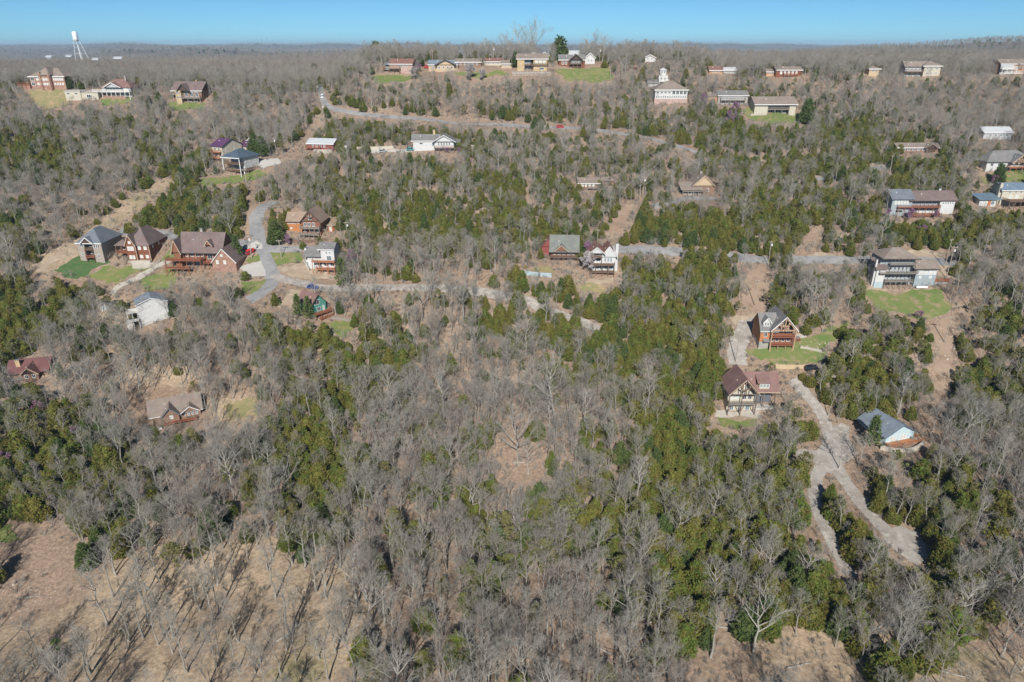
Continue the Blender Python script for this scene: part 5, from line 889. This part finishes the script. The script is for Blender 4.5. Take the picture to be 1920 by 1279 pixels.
T, C = conifer(300, 8, 2.5, 200, 3, .95, .6, .12); reg('far_cedar', 8, 2.5, [('t', T, 'trunk'), ('c', C, 'cedardark')])

# vegetation map read from the photograph, 64 x 64 pixel cells from y = 64 down
VEG = """bbbbbbbbbnbbbbbbbbbbbbbbbbbbbb
bbbbbbbbbnbbbbbbbbbbbbbbbbbbbb
nnnnnbbbbmcmnnmmmnmmmcmnmmbbbb
ccnnmmnbnmnnmnnnnnnnmmmmmcccbb
bbbbmcmnbnmnmmmmmnnnbnmnmncmnm
mbbcccc mmcccccmmmccccccccccmcc
bb.oooonoonbbbnmnbnmcccmmnooobm
ccmnnbb.nnbnnnnmncccmmmboocbbb
cmnnnbbnmmmmbbmcccccccnoonnmocc
mbbbbbbnnmcmbbbbmmcccnoomcmocc
nbbsssbnmmnbbbbbbbmmmmoocmmocm
mcmbbbsnccnbbbbbbmmcmmnoonbbbb
mccmnbbnmcnbbbbbnnmcccnnnnmnbb
cccnnbbbmcbbbnnmmnmccccmmcnmm
oonnbbbbmcbbbbnmmmmccccmcccmn
osssssssssbbbbnnnbmccccccmccmm
osssssssssbbbnbbbnbmmmccccmmmb
ssssssssssbbbbbbbbbnnhhhhmcchb
ssssssssssbbbbbbbbbbhhhhhhmhhh""".replace(' ', 'm').split('\n')
VEG = [(r + 'b' * 30)[:30] for r in VEG]
#        cedar, bare, budding, density
KIND = {'b': (.10, .85, .05, .95), 'n': (.34, .57, .09, 1.0), 'm': (.54, .37, .09, 1.05), 'c': (.77, .18, .05, 1.25), 's': (.0, 1., .0, .22), 'h': (.03, .95, .02, .12), 'o': (.35, .57, .08, .6), '.': (.2, .7, .1, .3)}
PTS = {k: [] for k in SP}
def place(sp, x, y, z, s, rz, v, px, py, D): PTS[sp].append((x, y, z, s, rz, v, px, py, D))
g = np.random.default_rng(11)
def scatter(y0, y1, step, fn):
    xs = np.arange(-1.0 * y1 - 40, 1.0 * y1 + 40, step); ys = np.arange(y0, y1, step); X, Y = np.meshgrid(xs, ys); X = (X + g.uniform(-.48, .48, X.shape) * step).ravel(); Y = (Y + g.uniform(-.48, .48, Y.shape) * step).ravel()
    Z = zat(X, Y); px, py, D = proj(X, Y, Z); k = (px > -90) & (px < 2010) & (py < 1420) & (py > 60); X, Y, Z, px, py, D = X[k], Y[k], Z[k], px[k], py[k], D[k]
    o = np.argsort(D)
    for i in o: fn(X[i], Y[i], Z[i], px[i], py[i], D[i])
def clear_ok(x, y, z, H, r, D, py, px, strict=1.0):
    """False where a tree would stand on, or hide, something the photograph shows"""
    k = r / D * F_PX
    for f, o in ((0, 0), (.25, 0), (.5, 0), (.5, -.8), (.5, .8), (.75, 0), (.75, -.8), (.75, .8), (.95, 0)):
        qx, qy, qd = proj(x, y, z + H * f); qx = qx + o * k
        i, j = int(qy // 4), int(qx // 4)
        if f == 0 and 0 <= i < 320 and 0 <= j < 480 and D < BASEM[i, j] + 6 and D > BASEM[i, j] - 14: return False
        if 0 <= i < 320 and 0 <= j < 480 and CLEAR[i, j] > 0 and D < CLEAR[i, j] + (6 if f == 0 else -1): 
            if f < .3 or random.random() < strict: return False
    return True
def cell(px, py):
    px += g.uniform(-28, 28); py += g.uniform(-28, 28); r_ = int((py - 64) // 64); c_ = int(px // 64); return VEG[min(max(r_, 0), 18)][min(max(c_, 0), 29)]
def near_tree(x, y, z, px, py, D):
    cx, cy, _ = proj(x, y, z + 6.0); k = cell(float(cx), float(cy)); ce, ba, bu, de = KIND[k]
    clump = .5 + .5 * math.sin(x * .11 + 1.3 * math.sin(y * .07)) * math.sin(y * .13 + math.sin(x * .05) * 1.7)
    if g.uniform() > de * (.62 + .5 * clump) * (.74 if D < 185 and k in 'bn' else 1): return
    u = g.uniform(); ce2 = ce * (1 + .9 * (clump - .5)); s = g.uniform(.66, 1.2) * (1 - .30 * min(1, max(0, (D - 150) / 170))); rz = g.uniform(0, 6.28)
    if u < ce2: sp = 'cedar_tree' if g.uniform() > .1 else 'dark_evergreen'; s *= g.uniform(.72, 1.22)
    elif u < ce2 + bu: sp = 'budding_tree'
    else:
        sp = 'bare_tree'
        s *= .74 if k == 'c' else .84 if k == 'm' else .95
    vs = SP[sp]; v = int(g.integers(0, len(vs)))
    if sp == 'bare_tree':
        if k == 's': v = 8 + int(g.integers(0, 3)) if g.uniform() < .8 else int(g.integers(0, 6))
        elif v >= 6 and g.uniform() < .6: v = int(g.integers(0, 6))
    if not clear_ok(x, y, z, vs[v]['H'] * s, vs[v]['r'] * s, D, py, px, (.74 if D > 380 else .86 if D > 205 else .95) if sp == 'bare_tree' else 1.0): return
    place(sp, x, y, z, s, rz, v, px, py, D)
scatter(66, 540, 3.15, near_tree)
def filler(x, y, z, px, py, D):
    k = cell(px, py - 12)
    if k not in 'cm' or g.uniform() > (.75 if k == 'c' else .35): return
    sp = 'cedar_tree' if g.uniform() > .12 else 'dark_evergreen'; v = int(g.integers(0, len(SP[sp]))); s = g.uniform(.45, .95)
    if clear_ok(x, y, z, 8 * s, 2.6 * s, D, py, px): place(sp, x, y, z, s, g.uniform(0, 6.28), v, px, py, D)
scatter(90, 460, 5.2, filler)
def mid_tree(x, y, z, px, py, D):
    if g.uniform() < .12: return
    sp = 'far_cedar' if g.uniform() < .07 + .12 * (math.sin(x * .009 + 2) * math.sin(y * .006) > .55) else 'far_bare'; v = int(g.integers(0, len(SP[sp]))); s = g.uniform(.8, 1.2) * (1.3 if y > 2200 else 1)
    if not clear_ok(x, y, z, 13 * s, 3, D, py, px, .97): return
    place(sp, x, y, z, s, g.uniform(0, 6.28), v, px, py, D)
scatter(540, 1000, 6.0, mid_tree); scatter(1000, 2200, 12, mid_tree); scatter(2200, 9200, 32, mid_tree)
def brush(x, y, z, px, py, D):
    k = cell(px, py); d = {'h': .95, 's': .12, 'o': .8, '.': .5}.get(k, .78) * (.55 if py > 900 and k in 'bn' else 1)
    i, j = int(py // 4), int(px // 4)
    if g.uniform() > d or (0 <= i < 320 and 0 <= j < 480 and (abs(D - BASEM[i, j]) < 16 or (CLEAR[i, j] > D + 1.5 and g.uniform() < .6))): return
    place('undergrowth', x, y, z, g.uniform(.5, 1.05) * (1.0 if k != 'h' else .8), g.uniform(0, 6.28), int(g.integers(0, 4)), px, py, D)
scatter(70, 470, 2.6, brush)
# named single trees the photograph shows: species, base pixel, height in pixels
SINGLE = [('bright_pine', 366, 450, 30, 'bright green pine left of the lodge roof'), ('bright_pine', 447, 488, 48, 'tall bright green pine right of the lodge'), ('bright_pine', 644, 540, 58, 'pale green pine right of the orange decks'), ('bright_pine', 560, 594, 44, 'bright pine left of the green cabin'), ('bright_pine', 580, 600, 46, 'bright pine in front of the green cabin'),
          ('bright_pine', 1632, 838, 62, 'open dark evergreen in front of the pale blue house'), ('cedar_tree', 966, 530, 36, 'rounded cedar alone on bare ground left of the pale blue wall'), ('cedar_tree', 1762, 1066, 62, 'dark cedar at the end of the gravel spur'), ('dark_evergreen', 1050, 108, 42, 'tall evergreen standing above the hilltop roofs'), ('dark_evergreen', 966, 126, 30, 'rounded evergreen left of the golden stone house'),
          ('dark_evergreen', 788, 124, 24, 'dark evergreen behind the red roofed hilltop house'), ('dark_evergreen', 770, 122, 16, 'small dark evergreen behind the red roof'), ('dark_evergreen', 706, 96, 20, 'evergreen spire left of the hilltop'), ('dark_evergreen', 697, 140, 18, 'evergreen left of the bright hilltop lawn'), ('dark_evergreen', 592, 152, 34, 'lone evergreen left of the upper road'),
          ('dark_evergreen', 518, 456, 48, 'big evergreen between road and orange log house'), ('dark_evergreen', 480, 290, 42, 'evergreen right of the purple roofed house'), ('dark_evergreen', 493, 292, 40, 'second evergreen right of the purple roof'), ('cedar_tree', 461, 525, 18, 'small rusty cedar below the concrete driveway'), ('bright_pine', 118, 715, 38, 'yellow green pine right of the maroon roof'),
          ('dark_evergreen', 40, 760, 44, 'dark evergreen below the maroon roofed house'), ('cedar_tree', 118, 812, 70, 'large cedar left of the brown ranch roof'), ('dark_evergreen', 1510, 232, 50, 'dark cedar right of the long white house'), ('dark_evergreen', 1870, 344, 40, 'evergreen in front of the hip roofed grey house'), ('cedar_tree', 1590, 660, 50, 'cedar clump right of the lodge lawn'),
          ('blossoming_pear', 882, 152, 26, 'white flowering tree below the tan hilltop house'), ('blossoming_pear', 776, 150, 20, 'white flowering tree below the red roofed house'), ('blossoming_pear', 1102, 512, 34, 'pale pink flowering tree left of the red roofed white house'), ('blossoming_pear', 905, 152, 18, 'small white flowering tree below the hilltop lawn'),
          ('redbud_tree', 1102, 488, 30, 'pink redbud beside the red roofed white house'), ('redbud_tree', 1378, 214, 20, 'magenta redbud below the long stone house'), ('redbud_tree', 1338, 176, 14, 'magenta redbud behind the tan wing'), ('redbud_tree', 1318, 204, 24, 'redbud left of the long stone house'), ('redbud_tree', 1366, 238, 26, 'pale redbud below the magenta one'), ('redbud_tree', 1704, 416, 22, 'redbud below the long red balconied house'),
          ('redbud_tree', 1752, 412, 16, 'redbud before the white end of the long house'), ('redbud_tree', 1662, 412, 18, 'redbud at the left end of the long house'), ('redbud_tree', 1726, 446, 22, 'redbud down the bank from the long house'), ('redbud_tree', 662, 500, 30, 'pale redbud right of the orange decks'), ('redbud_tree', 344, 250, 12, 'magenta redbud in the left hollow'), ('redbud_tree', 168, 540, 14, 'redbud below the two lawns'),
          ('redbud_tree', 255, 304, 10, 'small redbud in the grey left woods'), ('redbud_tree', 74, 776, 24, 'redbud beside the large cedar'), ('redbud_tree', 140, 830, 26, 'pale redbud below the large cedar'), ('redbud_tree', 1722, 602, 18, 'redbud on the edge of the grey blue house lawn'), ('redbud_tree', 933, 1012, 14, 'tiny magenta redbud in the lower middle woods'), ('redbud_tree', 785, 136, 14, 'redbud between the first two hilltop houses'),
          ('redbud_tree', 1862, 346, 16, 'redbud above the blue metal roof'), ('redbud_tree', 838, 288, 10, 'redbud in front of the long white house porch'), ('redbud_tree', 860, 290, 12, 'redbud right of the long white house porch'), ('redbud_tree', 540, 462, 20, 'bare purple redbud below the orange log house'), ('redbud_tree', 10, 880, 30, 'redbud at the left edge'),
          ('forsythia_bush', 1718, 336, 10, 'yellow forsythia nearest the bare fan shaped tree'), ('forsythia_bush', 1730, 340, 10, 'yellow forsythia right of centre on the bank'), ('forsythia_bush', 1674, 318, 7, 'small yellow bush beside the leaning pole'), ('forsythia_bush', 1797, 320, 8, 'yellow bush below the cedars on the right'), ('forsythia_bush', 985, 504, 6, 'yellow bush on the small lawn left of the cabin'), ('forsythia_bush', 1742, 342, 8, 'yellow forsythia at the right end of the bank'),
          ('budding_tree', 70, 830, 60, 'pale yellow green tree below the left woods'), ('budding_tree', 1060, 1020, 76, 'wide pale green tree in the lower middle woods'), ('budding_tree', 1024, 1086, 66, 'yellow green tree below the wide pale one'), ('budding_tree', 884, 1124, 60, 'green budding tree in the lower woods'), ('budding_tree', 1112, 1086, 30, 'small yellow green tree in the lower woods'), ('budding_tree', 986, 660, 40, 'pale budding tree above the bare hollow'),
          ('bare_tree', 1040, 805, 118, 'tall grey fan shaped tree above the brown hollow'), ('bare_tree', 972, 872, 92, 'tall forked tree standing on the brown hollow floor'), ('bare_tree', 990, 890, 62, 'small branchy tree at the lower end of the brown hollow'), ('bare_tree', 1268, 1012, 66, 'pale sprawling tree over the cedars in the right slope'), ('bare_tree', 1384, 1072, 58, 'pale crooked tree among lower cedars'),
          ('bare_tree', 1504, 1105, 84, 'pale upright tree left of the lower gravel drive end'), ('bare_tree', 1792, 1180, 96, 'big pale spreading tree below the gravel spur'), ('bare_tree', 1828, 1000, 72, 'pale tree right of the gravel spur'), ('bare_tree', 1700, 1150, 74, 'pale tree just below the gravel turning place'), ('bare_tree', 776, 890, 64, 'pale star shaped tree in the middle slope'), ('bare_tree', 520, 985, 96, 'tall pale tree on the edge of the straw stand'),
          ('bare_tree', 240, 1202, 92, 'pale forked tree low in the straw stand'), ('bare_tree', 79, 1238, 88, 'leaning tree alone at the far lower left'), ('bare_tree', 200, 1174, 112, 'tall branchy tree in the middle of the straw stand'), ('bare_tree', 306, 1192, 92, 'slim tree right of the pale forked one in the straw stand'), ('bare_tree', 516, 1122, 92, 'dark forked tree near the right edge of the straw stand'), ('bare_tree', 170, 1262, 96, 'tall tree at the bottom edge of the straw stand'), ('bare_tree', 412, 1148, 86, 'tall tree right of centre in the straw stand'),
          ('bare_tree', 436, 588, 70, 'large grey tree below the brick gable of the lodge'), ('bare_tree', 592, 566, 44, 'grey tree beside the dark blue car'), ('bare_tree', 630, 592, 54, 'white stemmed tree right of the green cabin'), ('bare_tree', 1572, 880, 66, 'leaning tree in the gravel fork'), ('bare_tree', 1610, 872, 60, 'curved pale tree below the pale blue house'), ('bare_tree', 276, 608, 50, 'tree in front of the plain white house'), ('bare_tree', 195, 612, 46, 'tree beside the tiny white shed'), ('bare_tree', 215, 780, 62, 'broad dark tree left of the rosy brown roof'),
          ('bare_tree', 1008, 112, 58, 'tall pale spreading tree above the golden stone house'), ('bare_tree', 944, 114, 44, 'tall pale tree rising behind the hilltop left of the stone house'), ('bare_tree', 975, 112, 50, 'forked pale tree between the hilltop roofs'), ('bare_tree', 912, 116, 40, 'bare tree above the rust roofed house'), ('bare_tree', 1130, 116, 44, 'broad bare tree right of the hilltop lawn'), ('bare_tree', 1110, 114, 42, 'bare tree above the white two gabled house')]
USED = []
for sp, px, py, hp, lb in SINGLE:
    p, D, up = anchor(px, py); hp = hp + up; a = math.atan2(CAM_Z - p.z, math.hypot(p.x, p.y)); vs = SP[sp]; v = random.randrange(len(vs)) if sp != 'bare_tree' else 8 + random.randrange(3) if px < 620 and py > 960 else 6 + random.randrange(2)
    USED.append((sp, p.x, p.y, p.z, hp * D / F_PX / math.cos(a) / vs[v]['H'], random.uniform(0, 6.28), v, lb))
# ---- individuals: the ones that show largest; the rest of each kind as one mass
def short(s):
    for w_ in (' with ', ' under ', ' and ', ' above ', ' beside ', ' among ', ' behind ', ' half ', ' peeping ', ' right of ', ' in ', ' at ', ' almost ', ' hidden ', ' on '): s = s.split(w_)[0]
    return s
LAND = [(q[0], q[1], short(q[3])) for q in HOUSES]
CATN = {'bare_tree': ('bare tree', 'tree'), 'cedar_tree': ('cedar', 'tree'), 'dark_evergreen': ('dark evergreen', 'tree'), 'budding_tree': ('yellow green tree', 'tree'), 'undergrowth': ('bare shrub', 'shrub')}
def make_tree(sp, x, y, z, s, rz, v, label, group=None):
    e = empty(sp, (x, y, z), rz); e.scale = (s, s, s)
    tag(e, label, 'bush' if 'bush' in sp else 'tree', group)
    for pn, md in SP[sp][v]['parts']:
        o = bpy.data.objects.new(pn, md); COL.objects.link(o); o.parent = e
    return e
for q in USED: make_tree(*q)
LOOK = {'bare_tree': ['slim grey', 'narrow grey', 'broad grey', 'slender brownish', 'small grey', 'wide brownish', 'pale barked', 'spreading pale', 'high crowned', 'thin stemmed', 'short stemmed'], 'cedar_tree': ['pointed olive', 'rounded olive', 'tall olive', 'domed olive', 'slender olive']}
ZONES = [('straw stand', 0, 960, 620, 1279), ('lower middle woods', 620, 1080, 1250, 1279), ('lower right woods', 1250, 1080, 1920, 1279), ('left woods', 0, 800, 520, 960),
         ('middle slope', 520, 640, 1060, 1080), ('cedar slope', 1060, 780, 1520, 1080), ('drive side woods', 1520, 860, 1920, 1080), ('central cedar belt', 780, 540, 1340, 780), ('right strip edge', 1700, 560, 1920, 860)]
def phrase(px, py):
    n_ = min(LAND, key=lambda q: (q[0] - px) ** 2 + (q[1] - py) ** 2); far_ = math.hypot(n_[0] - px, n_[1] - py)
    for nm, x0, y0, x1, y1 in ZONES:
        if x0 <= px < x1 and y0 <= py < y1 and far_ > 95:
            c_ = int(5 * (px - x0) / (x1 - x0)); r_ = int(3 * (py - y0) / (y1 - y0)); return ('in %s %s of ' % (('upper', 'middle', 'lower')[min(r_, 2)], ('far left', 'left', 'centre', 'right', 'far right')[min(c_, 4)])) + nm
    dx, dy = px - n_[0], py - n_[1]; side = ('below and left of' if dy > 20 and dx < -20 else 'below and right of' if dy > 20 and dx > 20 else 'below' if dy > 20 else 'behind and left of' if dy < -20 and dx < -20 else 'behind and right of' if dy < -20 and dx > 20 else 'behind' if dy < -20 else 'right of' if dx > 0 else 'left of')
    return side + ' the ' + n_[2]
# masses scattered with geometry nodes
def mass(name, label, sp, pts, kind='stuff'):
    col = bpy.data.collections.new(name + '_forms')
    for i, v in enumerate(SP[sp]): o = bpy.data.objects.new('%s_form_%s' % (sp, 'abcdefghijklmnop'[i]), v['joined']); col.objects.link(o)
    A = np.array([q[:6] for q in pts]); me = bpy.data.meshes.new(name); me.vertices.add(len(A)); me.vertices.foreach_set('co', A[:, :3].astype(np.float32).ravel())
    for nm, c_, tp in (('size', 3, 'FLOAT'), ('turn', 4, 'FLOAT'), ('form', 5, 'INT')):
        a_ = me.attributes.new(nm, tp, 'POINT'); a_.data.foreach_set('value', A[:, c_].astype(np.int32 if tp == 'INT' else np.float32))
    o = bpy.data.objects.new(name, me); COL.objects.link(o); tag(o, label, kind=kind)
    ng = bpy.data.node_groups.new(name, 'GeometryNodeTree'); ng.interface.new_socket('Geometry', in_out='INPUT', socket_type='NodeSocketGeometry'); ng.interface.new_socket('Geometry', in_out='OUTPUT', socket_type='NodeSocketGeometry')
    N = ng.nodes; L = ng.links; gi = N.new('NodeGroupInput'); go = N.new('NodeGroupOutput'); ip = N.new('GeometryNodeInstanceOnPoints'); ci = N.new('GeometryNodeCollectionInfo')
    ci.inputs['Collection'].default_value = col; ci.inputs['Separate Children'].default_value = True; ci.inputs['Reset Children'].default_value = True
    def attr(nm, tp): a_ = N.new('GeometryNodeInputNamedAttribute'); a_.data_type = tp; a_.inputs['Name'].default_value = nm; return a_.outputs['Attribute']
    L.new(gi.outputs[0], ip.inputs['Points']); L.new(ci.outputs[0], ip.inputs['Instance']); ip.inputs['Pick Instance'].default_value = True; L.new(attr('form', 'INT'), ip.inputs['Instance Index'])
    cx_ = N.new('ShaderNodeCombineXYZ'); L.new(attr('turn', 'FLOAT'), cx_.inputs[2]); er = N.new('FunctionNodeEulerToRotation'); L.new(cx_.outputs[0], er.inputs[0]); L.new(er.outputs[0], ip.inputs['Rotation'])
    L.new(attr('size', 'FLOAT'), ip.inputs['Scale']); L.new(ip.outputs[0], go.inputs[0])
    md = o.modifiers.new('scatter', 'NODES'); md.node_group = ng
    return o
MASS = {'bare_tree': ('bare_forest', 'leafless grey forest covering the slopes'), 'cedar_tree': ('cedar_forest', 'olive green cedar thickets over the slopes'), 'dark_evergreen': ('evergreen_thicket', 'scattered dark evergreens'), 'budding_tree': ('budding_thicket', 'scattered yellow green budding trees'),
        'undergrowth': ('undergrowth', 'brown leafless brush under the trees'), 'far_bare': ('far_forest', 'grey leafless forest of the far plateau'), 'far_cedar': ('far_evergreens', 'dark evergreens on the far plateau')}
NUM = {'bare_tree': 300, 'cedar_tree': 300, 'dark_evergreen': 260, 'budding_tree': 260}
seen = {}; solo = []
for sp, pts in PTS.items():
    if not pts: continue
    k = NUM.get(sp, 0)
    def size(q):
        H = SP[sp][q[5]]['H'] * q[3]; cx_, cy_, _ = proj(q[0], q[1], q[2] + H * .6); inside = 6 < cx_ < 1914 and 20 < cy_ < 1270; return H / q[8] if inside else 0
    pts = sorted(pts, key=size, reverse=True); k = min(k, sum(1 for q in pts if size(q) > 0))
    for q in pts[:k]:
        lk = LOOK.get(sp, [''] * 9)[q[5]]; nm = CATN[sp][0]; lb = ' '.join(('%s %s %s' % (lk, nm, phrase(q[6], q[7] - 30))).split()[:16]); solo.append((sp, q, lb))
    rest = pts[k:]
    if rest and sp in MASS: mass(MASS[sp][0], MASS[sp][1], sp, rest)
CNT = ['', '', 'two', 'three', 'four', 'five', 'six', 'seven', 'eight', 'nine', 'ten', 'eleven', 'twelve']; ORD = ['first', 'second', 'third', 'fourth', 'fifth', 'sixth', 'seventh', 'eighth', 'ninth', 'tenth', 'eleventh']
by = {}
for t in solo: by.setdefault(t[2], []).append(t)
for lb, L in by.items():
    L.sort(key=lambda t: t[1][6])
    for i, (sp, q, _) in enumerate(L):
        if 2 <= len(L) <= 12:
            pre = 'leftmost of %s: ' % CNT[len(L)] if i == 0 else 'rightmost of %s: ' % CNT[len(L)] if i == len(L) - 1 else '%s of %s from left: ' % (ORD[i], CNT[len(L)]); make_tree(sp, *q[:6], ' '.join((pre + lb).split()[:16]), CATN[sp][0] + 's of the hillside')
        else: make_tree(sp, *q[:6], lb, (CATN[sp][0] + 's of the hillside') if len(L) == 1 else 'alike trees: ' + lb)
# rocks and fallen trunks
def rocks(label, poly, n_, s0, s1):
    gg = np.random.default_rng(n_); mb = MB(); xs = [q[0] for q in poly]; ys = [q[1] for q in poly]; k = 0
    while k < n_:
        px, py = gg.uniform(min(xs), max(xs)), gg.uniform(min(ys), max(ys))
        if not inpoly(px, py, poly): continue
        k += 1; p, D = at(px, py); s = gg.uniform(s0, s1) * (1 + 1.4 * (gg.uniform() < .06)); W = []
        for t in range(2):
            for j in range(5): a = 6.283 * j / 5 + gg.uniform(-.4, .4); r_ = s * gg.uniform(.6, 1.1) * (1 if t == 0 else .6); W.append((p.x + r_ * math.cos(a), p.y + r_ * math.sin(a) * .8, p.z - .05 + t * s * gg.uniform(.4, .8)))
        mb.add(W, [(0, 1, 6, 5), (1, 2, 7, 6), (2, 3, 8, 7), (3, 4, 9, 8), (4, 0, 5, 9), (5, 6, 7, 8, 9)])
    o = mb.build('loose_rocks', M['rock']); tag(o, label, kind='stuff')
rocks('pale limestone pieces scattered in the brown clearing', [(0, 1070), (90, 1060), (110, 1130), (0, 1150)], 120, .07, .2); rocks('pale limestone rubble in the straw gap', [(560, 1060), (680, 1040), (720, 1180), (600, 1260), (540, 1180)], 200, .07, .2)
rocks('limestone pieces in the lower woods clearing', [(1200, 1140), (1290, 1180), (1290, 1250), (1220, 1200)], 110, .12, .32); rocks('pale boulders beside the dark car', [(1536, 690), (1550, 690), (1578, 715), (1570, 720), (1545, 702)], 28, .3, .8); rocks('rubble along the right bare strip', [(1745, 620), (1785, 600), (1795, 680), (1770, 740)], 90, .12, .35); rocks('rocks above the right hand drive', [(1500, 640), (1555, 640), (1548, 665), (1505, 655)], 30, .2, .5)
for i, (px, py, a, L) in enumerate([(1775, 1262, -20, 9), (1375, 1178, -8, 7), (1660, 1170, 30, 6), (980, 868, 2, 6), (720, 1130, -60, 8), (545, 1185, 50, 7), (1240, 1090, -40, 8), (1305, 1160, 20, 7), (60, 1120, 10, 5), (860, 1210, 70, 8), (1150, 1230, -30, 7), (1500, 1248, 15, 6)]):
    p, D = at(px, py); d = Vector((math.cos(R(a)), math.sin(R(a)), 0)); pts = []
    for t in range(6): q = p + d * (L * (t / 5 - .5)); pts.append(Vector((q.x + .2 * math.sin(t * 1.7 + i), q.y, z1(q.x, q.y) + .16)) - p)
    t_ = empty('fallen_trunk', p); tag(t_, ['straight', 'curved', 'thin', 'crooked'][i % 4] + ' fallen bare trunk ' + phrase(px, py), 'log', 'fallen trunks'); mb = MB(); mb.tube(pts, [.24, .22, .2, .17, .13, .07], 7); mb.build('stem', M['barkpale'], t_, smooth=True)
    mb = MB(); mb.tube([pts[3], pts[3] + Vector((d.y, -d.x, .7)) * 1.4], [.08, .03], 5); mb.tube([pts[4], pts[4] + Vector((-d.y, d.x, .8)) * 1.1], [.06, .02], 5); mb.build('limb', M['barkpale'], t_)
print('TREES', {k: len(v) for k, v in PTS.items()}, 'solo', len(solo), 'houses', len(HOUSES))
# ------------------------------------------------------------------ haze: one even volume of air round everything
mb = MB(); mb.box(-13000, 13000, -450, 13500, -60, 165); hz = mb.build("haze", M["glass"]); hz.data.materials.clear()
m = bpy.data.materials.new('haze'); m.use_nodes = True; n = m.node_tree.nodes; l = m.node_tree.links; n.remove(n['Principled BSDF'])
pv = n.new('ShaderNodeVolumePrincipled'); pv.inputs['Color'].default_value = (.55, .78, 1.0, 1); pv.inputs['Density'].default_value = .000085; pv.inputs['Anisotropy'].default_value = 0.0
l.new(pv.outputs[0], n['Material Output'].inputs['Volume']); hz.data.materials.append(m); tag(hz, 'thin blue haze', kind='stuff')
